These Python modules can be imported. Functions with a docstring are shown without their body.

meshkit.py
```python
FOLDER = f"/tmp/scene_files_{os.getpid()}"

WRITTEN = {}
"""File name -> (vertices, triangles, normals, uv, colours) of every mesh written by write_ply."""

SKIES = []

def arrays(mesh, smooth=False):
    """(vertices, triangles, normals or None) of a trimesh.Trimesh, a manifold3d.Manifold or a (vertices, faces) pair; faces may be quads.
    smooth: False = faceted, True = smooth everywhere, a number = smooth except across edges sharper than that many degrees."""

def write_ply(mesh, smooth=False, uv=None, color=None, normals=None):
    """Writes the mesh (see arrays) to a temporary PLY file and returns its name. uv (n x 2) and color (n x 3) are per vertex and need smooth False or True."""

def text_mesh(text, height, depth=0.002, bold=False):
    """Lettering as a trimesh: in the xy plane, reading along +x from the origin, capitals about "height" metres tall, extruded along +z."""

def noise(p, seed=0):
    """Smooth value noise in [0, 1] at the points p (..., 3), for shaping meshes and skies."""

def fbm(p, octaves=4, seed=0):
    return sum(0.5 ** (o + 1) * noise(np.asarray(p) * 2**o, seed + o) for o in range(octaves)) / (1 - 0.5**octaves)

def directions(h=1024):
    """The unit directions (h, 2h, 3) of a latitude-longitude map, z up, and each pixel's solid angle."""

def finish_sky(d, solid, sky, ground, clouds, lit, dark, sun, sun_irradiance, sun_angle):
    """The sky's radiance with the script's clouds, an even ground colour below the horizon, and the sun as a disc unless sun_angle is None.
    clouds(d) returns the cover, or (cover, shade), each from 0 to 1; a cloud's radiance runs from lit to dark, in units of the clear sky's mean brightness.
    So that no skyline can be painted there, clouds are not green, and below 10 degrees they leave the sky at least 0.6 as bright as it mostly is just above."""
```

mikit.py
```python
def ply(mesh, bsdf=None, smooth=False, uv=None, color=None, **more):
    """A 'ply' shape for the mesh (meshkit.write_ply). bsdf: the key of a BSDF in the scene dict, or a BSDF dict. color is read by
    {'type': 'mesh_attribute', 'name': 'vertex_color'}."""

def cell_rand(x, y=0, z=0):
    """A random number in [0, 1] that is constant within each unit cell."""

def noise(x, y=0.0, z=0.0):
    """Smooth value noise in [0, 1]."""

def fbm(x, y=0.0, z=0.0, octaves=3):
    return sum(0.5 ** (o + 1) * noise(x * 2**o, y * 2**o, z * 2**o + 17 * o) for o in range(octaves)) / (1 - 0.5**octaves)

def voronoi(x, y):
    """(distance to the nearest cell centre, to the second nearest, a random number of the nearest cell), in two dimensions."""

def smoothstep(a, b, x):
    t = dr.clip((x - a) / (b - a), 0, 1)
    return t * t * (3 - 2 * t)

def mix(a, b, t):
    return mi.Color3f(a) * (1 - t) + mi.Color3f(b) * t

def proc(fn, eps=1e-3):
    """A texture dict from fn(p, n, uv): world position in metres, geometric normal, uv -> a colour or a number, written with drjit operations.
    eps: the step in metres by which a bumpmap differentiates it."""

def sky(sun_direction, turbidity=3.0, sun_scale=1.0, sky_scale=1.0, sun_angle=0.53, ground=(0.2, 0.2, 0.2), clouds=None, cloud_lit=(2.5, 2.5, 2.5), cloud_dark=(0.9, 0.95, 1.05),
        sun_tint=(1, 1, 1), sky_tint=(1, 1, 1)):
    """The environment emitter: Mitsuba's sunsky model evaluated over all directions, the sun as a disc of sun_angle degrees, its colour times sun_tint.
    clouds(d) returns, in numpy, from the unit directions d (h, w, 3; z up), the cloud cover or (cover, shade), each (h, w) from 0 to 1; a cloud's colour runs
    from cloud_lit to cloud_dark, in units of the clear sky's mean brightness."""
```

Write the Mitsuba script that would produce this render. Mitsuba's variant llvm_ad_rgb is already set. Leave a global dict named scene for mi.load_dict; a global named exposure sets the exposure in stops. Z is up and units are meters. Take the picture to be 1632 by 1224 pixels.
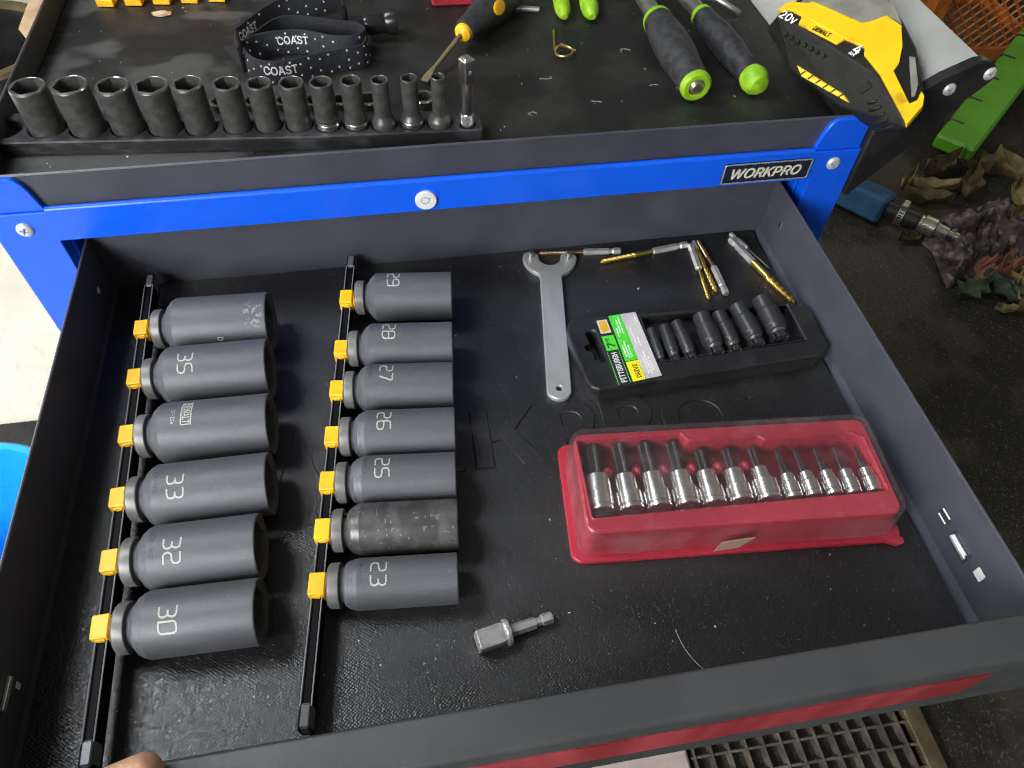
import math, random
import numpy as np, trimesh, mitsuba as mi, mikit, meshkit
import drjit as dr
import manifold3d as m3
from shapely.geometry import Polygon, LineString, Point, box as sbox
from shapely.ops import unary_union
from mikit import proc, noise, fbm, voronoi, smoothstep, mix

T = mi.ScalarTransform4f
random.seed(7)
rng = np.random.default_rng(7)
scene, labels = {'type': 'scene'}, {}
V = lambda *a: np.array(a if len(a) > 1 else a[0], float)

# ------------------------------------------------------------------ camera, light, exposure
EYE = V(-0.0488, -0.4927, 0.4569)
FWD = V(0.12964443, 0.59757399, -0.79126332)
UP = V(0.11304935, 0.78388669, 0.6105256)
scene['camera'] = {'type': 'perspective', 'fov': 69.405, 'fov_axis': 'x', 'near_clip': 0.02, 'far_clip': 60.0,
                   'to_world': T().look_at(origin=EYE.tolist(), target=(EYE + FWD).tolist(), up=UP.tolist())}
exposure = 0.5


def area_lamp(key, centre, target, sx, sy, rgb, label):
    scene[key] = {'type': 'rectangle', 'to_world': T().look_at(origin=centre, target=target, up=[0, 0.02, 1]) @ T().scale([sx / 2, sy / 2, 1]),
                  'emitter': {'type': 'area', 'radiance': {'type': 'rgb', 'value': rgb}}}
    labels[key] = {'label': label, 'category': 'lamp'}


area_lamp('daylight_lamp', [-0.98, -1.05, 0.68], [0.0, -0.15, 0.0], 0.8, 0.65, [14.5, 14.8, 15.2], 'large white panel lamp standing to the left and front of the tool cart')
area_lamp('ceiling_lamp', [-1.20, 0.32, 1.85], [-0.2, -0.3, 0.0], 0.8, 0.65, [13.0, 13.5, 14.2], 'cool ceiling lamp above the left side of the tool cart')
area_lamp('warm_lamp', [2.3, 1.5, 1.0], [0.3, 0.1, 0.0], 0.8, 0.7, [1.1, 1.0, 0.5], 'warm yellowish lamp beyond the right side of the tool cart')
area_lamp('low_lamp', [-1.95, 0.75, 0.15], [-0.75, 0.5, -0.65], 0.9, 0.9, [5.2, 4.9, 4.1], 'low daylight lamp shining on the floor left of the tool cart')
scene['ambient_light'] = {'type': 'constant', 'radiance': {'type': 'rgb', 'value': [0.10, 0.102, 0.10]}}

# ------------------------------------------------------------------ materials


def rgb(c):
    return {'type': 'rgb', 'value': [float(x) for x in np.broadcast_to(c, 3)]}


def mat(key, color, rough=0.4, metal=0.0, spec=0.5, bump=None, bscale=1.0, eps=2e-4, **more):
    b = {'type': 'principled', 'base_color': color if isinstance(color, dict) else rgb(color), 'roughness': rough, 'metallic': metal, 'specular': spec, **more}
    if bump is not None:
        b = {'type': 'bumpmap', 'arbitrary': proc(bump, eps), 'scale': float(bscale), 'bsdf': b}
    scene[key] = {'type': 'twosided', 'bsdf': b}


def tinted(c0, c1, f, oct=3, lo=0.35, hi=0.65):
    return proc(lambda p, n, uv: mix(c0, c1, smoothstep(lo, hi, fbm(p.x * f, p.y * f, p.z * f, oct))))


peel = lambda p, n, uv: fbm(p.x * 900, p.y * 900, p.z * 900, 2)


def mat_color(p, n, uv):
    big = smoothstep(0.5, 0.72, fbm(p.x * 9 + 3, p.y * 14, p.z * 5, 4))
    c = mix([0.005, 0.005, 0.0052], [0.011, 0.0108, 0.0105], fbm(p.x * 60, p.y * 60, 0.0, 3))
    c = mix(c, [0.03, 0.03, 0.03], big * 0.5)
    fleck = smoothstep(0.86, 0.95, noise(p.x * 1500, p.y * 1500, 5.0))
    return mix(c, [0.12, 0.12, 0.12], fleck * 0.6)


def weave(p, n, uv):
    u, v = p.x * 0.998 + p.y * 0.05, p.y * 0.998 - p.x * 0.05
    w = noise(p.x * 130, p.y * 130, 1.0) * 2.5
    return 0.5 + 0.20 * dr.sin(u * 2500 + w) * dr.sin(v * 3000 + w) + 0.55 * noise(u * 950, v * 1100, 3.0)


def top_color(p, n, uv):
    dust = smoothstep(0.46, 0.62, fbm(p.x * 14 + 7, p.y * 20, 2.0, 4)) * smoothstep(0.06, -0.22, p.x)
    haze = smoothstep(0.4, 0.75, fbm(p.x * 30, p.y * 30, 8.0, 4))
    c = mix([0.010, 0.0098, 0.0088], [0.022, 0.021, 0.018], haze)
    return mix(c, [0.10, 0.10, 0.095], dust * 0.62)


mat('rubber_liner', proc(mat_color), 0.36, spec=0.8, bump=weave, bscale=0.00042, eps=1.2e-4)
mat('rubber_top', proc(top_color), 0.5, spec=0.45, bump=lambda p, n, uv: noise(p.x * 700, p.y * 700, 0.0), bscale=0.0002, eps=2e-4)
mat('grey_paint', tinted([0.048, 0.050, 0.063], [0.058, 0.061, 0.076], 25), 0.42, spec=0.5, bump=peel, bscale=0.00006, eps=3e-4)
mat('panel_paint', tinted([0.040, 0.0415, 0.043], [0.050, 0.051, 0.052], 25), 0.44, bump=peel, bscale=0.00006, eps=3e-4)
mat('black_paint', tinted([0.026, 0.027, 0.031], [0.036, 0.037, 0.041], 18), 0.4, bump=peel, bscale=0.00006, eps=3e-4)
mat('blue_paint', tinted([0.004, 0.095, 0.70], [0.005, 0.105, 0.76], 12), 0.3, spec=0.5, clearcoat=0.4, clearcoat_gloss=0.7)
mat('silver_sheet', tinted([0.36, 0.36, 0.33], [0.45, 0.45, 0.41], 9), 0.38, spec=0.5)


def steel_col(p, n, uv):
    s = fbm(p.x * 40, p.y * 160, p.z * 160, 4)
    c = mix([0.080, 0.083, 0.089], [0.102, 0.105, 0.111], s)
    c = mix(c, [0.2, 0.2, 0.2], 0.14 * smoothstep(0.8, 0.93, noise(p.x * 700, p.y * 500, p.z * 500)))
    d = dr.sqrt(dr.square(p.x + 0.1625) + dr.square((p.y + 0.0860) * 0.8))
    return mix(c, [0.36, 0.36, 0.35], 0.5 * smoothstep(0.010, 0.003, d) * smoothstep(0.50, 0.62, fbm(p.x * 420, p.y * 420, p.z * 420, 3)))


def worn_col(p, n, uv):
    s = fbm(p.x * 170, p.y * 90, p.z * 90, 5)
    c = mix([0.066, 0.063, 0.060], [0.108, 0.104, 0.099], smoothstep(0.3, 0.7, s))
    return mix(c, [0.35, 0.34, 0.32], 0.35 * smoothstep(0.78, 0.92, noise(p.x * 600, p.y * 500, p.z * 500)))


mat('black_oxide', proc(steel_col), 0.50, metal=0.25, bump=peel, bscale=0.00005, eps=3e-4)
mat('worn_oxide', proc(worn_col), 0.38, metal=0.4)
mat('oxide_rim', tinted([0.15, 0.147, 0.135], [0.19, 0.185, 0.17], 80), 0.42, metal=0.3)
mat('etch', [0.37, 0.36, 0.32], 0.5)
mat('dark_etch', [0.05, 0.05, 0.053], 0.5)
mat('yellow_plastic', tinted([0.90, 0.44, 0.006], [0.94, 0.50, 0.008], 60), 0.42)
mat('orange_plastic', [0.75, 0.17, 0.02], 0.5)
mat('rail_black', [0.004, 0.004, 0.0045], 0.6, spec=0.12)
mat('rail_edge', [0.42, 0.42, 0.43], 0.3, metal=0.6)
mat('cap_grey', [0.13, 0.132, 0.138], 0.35)
mat('black_plastic', tinted([0.012, 0.012, 0.013], [0.02, 0.02, 0.02], 40), 0.38, bump=peel, bscale=0.00008, eps=3e-4)
mat('gloss_black', [0.012, 0.012, 0.011], 0.25)
mat('battery_black', tinted([0.010, 0.010, 0.009], [0.016, 0.0155, 0.014], 60), 0.55, spec=0.3, bump=peel, bscale=0.00008, eps=3e-4)
mat('holder_black', proc(lambda p, n, uv: mix([0.016, 0.016, 0.017], [0.075, 0.075, 0.08], 0.6 * smoothstep(0.45, 0.75, fbm(p.x * 45, p.y * 45, p.z * 90, 4)))), 0.45)
mat('small_oxide', [0.040, 0.040, 0.042], 0.36, metal=0.4)
mat('upright_oxide', tinted([0.085, 0.083, 0.078], [0.115, 0.112, 0.105], 160), 0.38, metal=0.6)
mat('bright_rim', [0.66, 0.65, 0.62], 0.25, metal=1.0)
mat('zinc', [0.80, 0.80, 0.77], 0.34, metal=0.55)
mat('chrome', tinted([0.74, 0.74, 0.71], [0.84, 0.84, 0.81], 90), 0.22, metal=1.0)
mat('soft_chrome', [0.86, 0.86, 0.83], 0.24, metal=1.0)
mat('satin_chrome', tinted([0.60, 0.60, 0.58], [0.74, 0.74, 0.72], 110), 0.34, metal=0.75)
mat('adapter_steel', tinted([0.62, 0.61, 0.58], [0.78, 0.77, 0.74], 160), 0.26, metal=0.7)
mat('wrench_steel', proc(lambda p, n, uv: mix([0.36, 0.37, 0.36], [0.52, 0.52, 0.50], fbm(p.x * 130, p.y * 30, p.z * 50, 4))), 0.38, metal=0.5)
mat('bit_dark', [0.10, 0.10, 0.098], 0.32, metal=0.85)
mat('gold', tinted([0.74, 0.50, 0.12], [0.88, 0.64, 0.18], 200), 0.32, metal=1.0)
mat('bronze', tinted([0.62, 0.42, 0.22], [0.76, 0.54, 0.30], 200), 0.32, metal=1.0)
mat('red_plastic', tinted([0.34, 0.022, 0.040], [0.41, 0.032, 0.050], 30), 0.36)
mat('red_deep', [0.16, 0.010, 0.016], 0.4)
mat('red_strip', proc(lambda p, n, uv: mix([0.20, 0.016, 0.022], [0.30, 0.04, 0.048], smoothstep(0.35, 0.7, fbm(p.x * 38, p.z * 6, 1.0, 3)))), 0.3, spec=0.6)
mat('white_print', [0.72, 0.72, 0.70], 0.5)
mat('cream_print', [0.60, 0.57, 0.46], 0.4)
mat('plate_navy', [0.012, 0.015, 0.03], 0.35)
mat('green_label', [0.08, 0.62, 0.035], 0.4)
mat('grey_label', tinted([0.50, 0.45, 0.44], [0.58, 0.54, 0.52], 60), 0.35)
mat('dark_label', [0.020, 0.026, 0.026], 0.4)
mat('yellow_label', [0.85, 0.72, 0.01], 0.4)
mat('amber_label', [0.7, 0.40, 0.03], 0.4)
mat('lime_grip', tinted([0.20, 0.42, 0.012], [0.30, 0.52, 0.02], 120), 0.45, bump=peel, bscale=0.0002, eps=3e-4)
mat('grip_rubber', tinted([0.018, 0.018, 0.020], [0.034, 0.034, 0.036], 150), 0.55, bump=peel, bscale=0.0002, eps=3e-4)
mat('vent_grey', tinted([0.18, 0.17, 0.14], [0.24, 0.23, 0.19], 60), 0.45)
mat('battery_yellow', proc(lambda p, n, uv: mix(mix([0.86, 0.50, 0.008], [0.92, 0.58, 0.012], fbm(p.x * 50, p.y * 50, p.z * 50, 3)), [0.30, 0.15, 0.01], 0.75 * smoothstep(0.60, 0.80, fbm(p.x * 70 + 3, p.y * 45, p.z * 70, 4)))), 0.36)
mat('webbing', proc(lambda p, n, uv: mix([0.013, 0.014, 0.018], [0.022, 0.024, 0.030], noise(p.x * 900, p.y * 900, p.z * 1800))), 0.7, sheen=0.4, bump=lambda p, n, uv: noise(p.x * 1200, p.y * 1200, p.z * 2400), bscale=0.0002, eps=2e-4)
mat('lens_red', [0.45, 0.10, 0.04], 0.15)
mat('skin', proc(lambda p, n, uv: mix([0.36, 0.19, 0.11], [0.45, 0.25, 0.15], fbm(p.x * 150, p.y * 150, p.z * 150, 3))), 0.5, bump=lambda p, n, uv: fbm(p.x * 700, p.y * 700, p.z * 700, 3), bscale=0.0003, eps=2e-4)
mat('nail', [0.50, 0.30, 0.24], 0.35)


def floor_col(p, n, uv):
    c = mix([0.040, 0.036, 0.025], [0.075, 0.068, 0.048], fbm(p.x * 2.2, p.y * 2.2, 0.0, 5))
    c = mix(c, [0.016, 0.015, 0.011], 0.85 * smoothstep(0.42, 0.62, fbm(p.x * 6 + 9, p.y * 6, 1.0, 5)))
    c = mix(c, [0.16, 0.15, 0.10], 0.5 * smoothstep(0.74, 0.9, noise(p.x * 420, p.y * 420, 2.0)))
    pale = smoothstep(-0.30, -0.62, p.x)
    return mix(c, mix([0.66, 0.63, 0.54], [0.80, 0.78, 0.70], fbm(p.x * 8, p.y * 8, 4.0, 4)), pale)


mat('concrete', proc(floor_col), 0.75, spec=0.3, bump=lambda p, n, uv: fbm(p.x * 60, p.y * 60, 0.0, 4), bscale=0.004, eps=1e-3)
mat('rust_steel', tinted([0.12, 0.10, 0.075], [0.22, 0.185, 0.14], 50), 0.6, metal=0.2)
mat('wood_block', proc(lambda p, n, uv: mix([0.42, 0.33, 0.28], [0.62, 0.52, 0.46], fbm(p.x * 20, p.y * 130, p.z * 60, 4))), 0.7)
mat('crate_orange', tinted([0.50, 0.14, 0.03], [0.64, 0.20, 0.04], 20), 0.5)
mat('bright_green', tinted([0.08, 0.30, 0.012], [0.11, 0.38, 0.02], 14), 0.5)
mat('bucket_blue', [0.02, 0.42, 0.84], 0.4)
mat('air_blue', tinted([0.016, 0.070, 0.15], [0.024, 0.09, 0.19], 40), 0.4)
mat('dull_metal', tinted([0.42, 0.41, 0.36], [0.6, 0.58, 0.5], 130), 0.3, metal=0.9)
mat('cardboard', tinted([0.50, 0.34, 0.20], [0.62, 0.45, 0.28], 25), 0.8)
mat('ochre_metal', tinted([0.10, 0.08, 0.04], [0.17, 0.135, 0.065], 25), 0.5)


def rag_col(p, n, uv):
    a = fbm(p.x * 26, p.y * 26, p.z * 26 + 2, 3)
    c = mix([0.020, 0.014, 0.015], [0.095, 0.062, 0.064], smoothstep(0.36, 0.66, a))
    return mix(c, [0.22, 0.18, 0.15], 0.8 * smoothstep(0.52, 0.72, fbm(p.x * 75 + 5, p.y * 55, p.z * 55, 4)))


mat('rag_cloth', proc(rag_col), 0.85)
mat('rust_cloth', [0.20, 0.075, 0.05], 0.7)
mat('dry_leaf', tinted([0.16, 0.12, 0.045], [0.29, 0.23, 0.10], 40), 0.7)
mat('brown_leaf', tinted([0.06, 0.045, 0.018], [0.12, 0.09, 0.04], 40), 0.7)
mat('green_leaf', tinted([0.03, 0.055, 0.03], [0.06, 0.09, 0.045], 40), 0.6)
mat('lint_pale', [0.55, 0.54, 0.50], 0.8)
scene['clear_plastic'] = {'type': 'blendbsdf', 'weight': proc(lambda p, n, uv: mi.Float(0.045) + 0.08 * smoothstep(0.45, 0.75, fbm(p.x * 45, p.y * 60, p.z * 45, 4)) + 0.13 * smoothstep(0.033, 0.018, p.z) * smoothstep(0.3, 0.7, fbm(p.x * 25, p.y * 25, 3.0, 3))),
                          'a': {'type': 'thindielectric', 'int_ior': 1.5},
                          'b': {'type': 'twosided', 'bsdf': {'type': 'principled', 'base_color': rgb([0.42, 0.33, 0.34]), 'roughness': 0.3, 'specular': 0.5}}}
scene['yellowed_tape'] = {'type': 'blendbsdf', 'weight': 0.45, 'a': {'type': 'thindielectric', 'int_ior': 1.5},
                          'b': {'type': 'twosided', 'bsdf': {'type': 'principled', 'base_color': rgb([0.55, 0.43, 0.30]), 'roughness': 0.4}}}

# ------------------------------------------------------------------ naming


def numbered(key):
    if key not in labels and key not in scene:
        return key
    k = 1
    while f'{key}_{k:03d}' in labels or f'{key}_{k:03d}' in scene:
        k += 1
    return f'{key}_{k:03d}'


def thing(name, label, cat, group=None):
    key = numbered(name)
    labels[key] = {'label': label, 'category': cat}
    if group:
        labels[key]['group'] = group
    return key


def part(parent, name, mesh, bsdf, smooth=35, label=None, kind=None):
    key = numbered(parent + '__' + name)
    scene[key] = mikit.ply(mesh, bsdf, smooth)
    if label or kind:
        labels[key] = {k: v for k, v in (('label', label), ('kind', kind)) if v}
    return key


def single(name, mesh, bsdf, label, cat, group=None, smooth=35, kind=None):
    key = thing(name, label, cat, group)
    scene[key] = mikit.ply(mesh, bsdf, smooth)
    if kind:
        labels[key]['kind'] = kind
    return key


def struct(name, mesh, bsdf, label, smooth=35, kind='structure'):
    key = numbered(name)
    scene[key] = mikit.ply(mesh, bsdf, smooth)
    labels[key] = {'label': label, 'kind': kind}
    return key

# ------------------------------------------------------------------ mesh tools


def cat(*ms):
    ms = [x for x in ms if x is not None]
    return ms[0] if len(ms) == 1 else trimesh.util.concatenate(ms)


def unit(a):
    a = V(a)
    return a / np.linalg.norm(a)


def frame(o, x, up=(0, 0, 1)):
    """4x4 that carries +x to x, +z close to up."""
    x = unit(x)
    y = unit(np.cross(up, x))
    z = np.cross(x, y)
    m = np.eye(4)
    m[:3, 0], m[:3, 1], m[:3, 2], m[:3, 3] = x, y, z, o
    return m


def xf(mesh, m):
    r = mesh.copy()
    r.apply_transform(m)
    return r


def move(mesh, x=0, y=0, z=0):
    r = mesh.copy()
    r.apply_translation([x, y, z])
    return r


def hull(pts):
    return trimesh.convex.convex_hull(np.asarray(pts, float))


def cbox(x0, x1, y0, y1, z0, z1, b=0.0005):
    b = min(b, (x1 - x0) / 2.2, (y1 - y0) / 2.2, (z1 - z0) / 2.2)
    p = []
    for x, sx in ((x0, 1), (x1, -1)):
        for y, sy in ((y0, 1), (y1, -1)):
            for z, sz in ((z0, 1), (z1, -1)):
                p += [(x, y + sy * b, z + sz * b), (x + sx * b, y, z + sz * b), (x + sx * b, y + sy * b, z)]
    return hull(p)


def from_manifold(m):
    k = m.to_mesh()
    return trimesh.Trimesh(np.array(k.vert_properties[:, :3], float), np.array(k.tri_verts, int), process=False)


def to_manifold(t):
    t = trimesh.Trimesh(t.vertices, t.faces, process=True)
    return m3.Manifold(m3.Mesh(np.asarray(t.vertices, np.float32), np.asarray(t.faces, np.uint32)))


def revolve(profile, n=56):
    """profile [(x, r)...] closed on the axis, revolved about +x."""
    pts = [(r, x) for x, r in profile]
    cs = m3.CrossSection([pts], m3.FillRule.NonZero) if hasattr(m3, 'FillRule') else m3.CrossSection([pts])
    return cs.revolve(n).rotate([0, 90, 0])


def lathe(profile, n=40):
    """open/closed surface of revolution about +x from [(x, r)...]."""
    a = np.arange(n) * 2 * np.pi / n
    v, f = [], []
    for x, r in profile:
        v.append(np.c_[np.full(n, x), r * np.cos(a), r * np.sin(a)])
    for i in range(len(profile) - 1):
        for k in range(n):
            p, q = i * n + k, i * n + (k + 1) % n
            f += [[p, q, q + n], [p, q + n, p + n]]
    v = np.vstack(v)
    for i, flip in ((0, True), (len(profile) - 1, False)):
        if profile[i][1] > 1e-9:
            c = len(v)
            v = np.vstack([v, [[profile[i][0], 0, 0]]])
            for k in range(n):
                p, q = i * n + k, i * n + (k + 1) % n
                f.append([p, c, q] if flip else [q, c, p])
    return trimesh.Trimesh(v, f, process=False)


def offset_ring(p, d):
    p = np.asarray(p, float)
    a, b = p - np.roll(p, 1, 0), np.roll(p, -1, 0) - p
    na = np.c_[-a[:, 1], a[:, 0]] / (np.linalg.norm(a, axis=1, keepdims=True) + 1e-12)
    nb = np.c_[-b[:, 1], b[:, 0]] / (np.linalg.norm(b, axis=1, keepdims=True) + 1e-12)
    n = na + nb
    n /= np.maximum((n * n).sum(1, keepdims=True) / 2, 0.35)
    return p + n * d


def bevel_poly(poly, z0, z1, b=0.0004, bottom=True):
    """extrude a shapely polygon (holes allowed) from z0 to z1 with a chamfered top edge."""
    out = []
    for g in getattr(poly, 'geoms', [poly]):
        g = Polygon(g.exterior.simplify(1e-6), [h.simplify(1e-6) for h in g.interiors])
        from shapely.geometry.polygon import orient
        g = orient(g, 1.0)
        rings = [np.array(r.coords)[:-1] for r in [g.exterior, *g.interiors]]
        ins = [offset_ring(r, b) for r in rings]
        v, f, at = [], [], 0
        for r, q in zip(rings, ins):
            n = len(r)
            lv = [np.c_[r, np.full(n, z0)], np.c_[r, np.full(n, z1 - b)], np.c_[q, np.full(n, z1)]]
            v += lv
            for L in range(2):
                for k in range(n):
                    i, j = at + L * n + k, at + L * n + (k + 1) % n
                    f += [[i, j, j + n], [i, j + n, i + n]]
            at += 3 * n
        cap = Polygon(ins[0], ins[1:])
        if not cap.is_valid:
            cap = cap.buffer(0)
        for c in getattr(cap, 'geoms', [cap]):
            cv, cf = trimesh.creation.triangulate_polygon(c, engine='earcut')
            v.append(np.c_[cv, np.full(len(cv), z1)])
            f += (np.asarray(cf) + at).tolist()
            at += len(cv)
        if bottom:
            cv, cf = trimesh.creation.triangulate_polygon(g, engine='earcut')
            v.append(np.c_[cv, np.full(len(cv), z0)])
            f += (np.asarray(cf)[:, ::-1] + at).tolist()
            at += len(cv)
        out.append(trimesh.Trimesh(np.vstack(v), np.array(f), process=True))
    return cat(*out)


def tube(points, radius, n=10, closed=False):
    p = np.asarray(points, float)
    r = np.broadcast_to(radius, (len(p),))
    t = np.gradient(p, axis=0) if not closed else np.roll(p, -1, 0) - np.roll(p, 1, 0)
    t /= np.linalg.norm(t, axis=1, keepdims=True) + 1e-12
    ref = np.array([0, 0, 1.0]) if abs(t[0][2]) < 0.9 else np.array([1.0, 0, 0])
    a = []
    for i in range(len(p)):
        ref = ref - t[i] * (ref @ t[i])
        ref /= np.linalg.norm(ref)
        a.append(ref)
    a = np.array(a)
    b = np.cross(t, a)
    ang = np.arange(n) * 2 * np.pi / n
    v = p[:, None] + r[:, None, None] * (np.cos(ang)[None, :, None] * a[:, None] + np.sin(ang)[None, :, None] * b[:, None])
    f = []
    m = len(p)
    for i in range(m if closed else m - 1):
        for k in range(n):
            q, s = i * n + k, i * n + (k + 1) % n
            q2, s2 = ((i + 1) % m) * n + k, ((i + 1) % m) * n + (k + 1) % n
            f += [[q, s, s2], [q, s2, q2]]
    v = v.reshape(-1, 3)
    if not closed:
        v = np.vstack([v, p[:1], p[-1:]])
        c = len(v)
        for k in range(n):
            f.append([k, c - 2, (k + 1) % n])
            f.append([(m - 1) * n + (k + 1) % n, c - 1, (m - 1) * n + k])
    return trimesh.Trimesh(v, f, process=False)


def smooth_path(pts, n=60, closed=False):
    from scipy.interpolate import CubicSpline
    p = np.asarray(pts, float)
    if closed:
        p = np.vstack([p, p[:1]])
    s = np.r_[0, np.cumsum(np.linalg.norm(np.diff(p, axis=0), axis=1))]
    cs = CubicSpline(s, p, bc_type='periodic' if closed else 'natural')
    q = cs(np.linspace(0, s[-1], n + (1 if closed else 0)))
    return q[:-1] if closed else q


def plate(pts3, t, out=0.0):
    """a plate with the outline of coplanar 3-D points, its face `out` beyond them along the normal n, `t` thick inward."""
    p = np.asarray(pts3, float)
    c = p.mean(0)
    n = np.zeros(3)
    for i in range(len(p)):
        n += np.cross(p[i] - c, p[(i + 1) % len(p)] - c)
    n = unit(n)
    if n @ (EYE - c) < 0:
        n = -n
    x = unit(p[1] - p[0] - n * (n @ (p[1] - p[0])))
    y = np.cross(n, x)
    q = np.c_[(p - c) @ x, (p - c) @ y]
    m = np.eye(4)
    m[:3, 0], m[:3, 1], m[:3, 2], m[:3, 3] = x, y, n, c
    return xf(bevel_poly(Polygon(q).buffer(0), out - t, out, 0.0003), m)


_TXT = {}


def text(s, h, depth=0.0003, bold=False):
    k = (s, h, depth, bold)
    if k not in _TXT:
        _TXT[k] = meshkit.text_mesh(s, h, depth, bold)
    return _TXT[k].copy()


def fit_text(s, w, h, depth=0.0003, bold=False, skew=0.0):
    """text scaled to the box w x h, lower left corner at the origin."""
    t = text(s, 0.01, depth, bold)
    a, b = t.bounds
    v = (t.vertices - [a[0], a[1], 0]) / [max(b[0] - a[0], 1e-9), max(b[1] - a[1], 1e-9), 1] * [w, h, 1]
    v[:, 0] += skew * v[:, 1]
    t.vertices = v
    return t


def place_text(t, o, u, n):
    """u: reading direction, n: normal towards the reader."""
    u, n = unit(u), unit(n)
    m = np.eye(4)
    m[:3, 0], m[:3, 1], m[:3, 2], m[:3, 3] = u, np.cross(n, u), n, o
    return xf(t, m)


SEG = {'0': [[(0, 0), (.55, 0), (.55, 1), (0, 1), (0, 0)]], '2': [[(0, 1), (.55, 1), (.55, .5), (0, .5), (0, 0), (.55, 0)]],
       '3': [[(.02, 1), (.55, 1), (.55, .5), (.22, .5)], [(.22, .5), (.55, .5), (.55, 0), (.02, 0)]], '5': [[(.55, 1), (0, 1), (0, .5), (.55, .5), (.55, 0), (0, 0)]],
       '6': [[(.55, 1), (0, 1), (0, 0), (.55, 0), (.55, .5), (0, .5)]], '7': [[(0, 1), (.55, 1), (.2, 0)]],
       '8': [[(0, 0), (.55, 0), (.55, 1), (0, 1), (0, 0)], [(0, .5), (.55, .5)]], '9': [[(.55, .5), (0, .5), (0, 1), (.55, 1), (.55, 0), (0, 0)]]}


def cut_corners(line, d=0.19):
    p = [V(a) for a in line]
    out = [p[0]]
    for a, b, c in zip(p, p[1:], p[2:]):
        for s in (1.0, 0.3):
            out.append(b + unit(a - b) * d * s) if s == 1.0 else None
        out.append(b + (unit(a - b) + unit(c - b)) * d * 0.28)
        out.append(b + unit(c - b) * d)
    out.append(p[-1])
    return [tuple(x) for x in out]


def digits(s, h, depth=0.0002):
    shapes = []
    for i, ch in enumerate(s):
        g = unary_union([LineString(cut_corners(l)).buffer(0.050, cap_style=2, join_style=1, quad_segs=3) for l in SEG[ch]])
        shapes.append(Polygon([(x * 0, 0) for x in (0, 1, 2)]) if False else g)
        from shapely import affinity
        shapes[-1] = affinity.translate(g, i * 0.76, 0)
    u = unary_union(shapes)
    t = cat(*[trimesh.creation.extrude_polygon(g, depth / h, engine='earcut') for g in getattr(u, 'geoms', [u])])
    t.vertices = t.vertices * h * [1.22, 1, 1]
    return t


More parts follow.
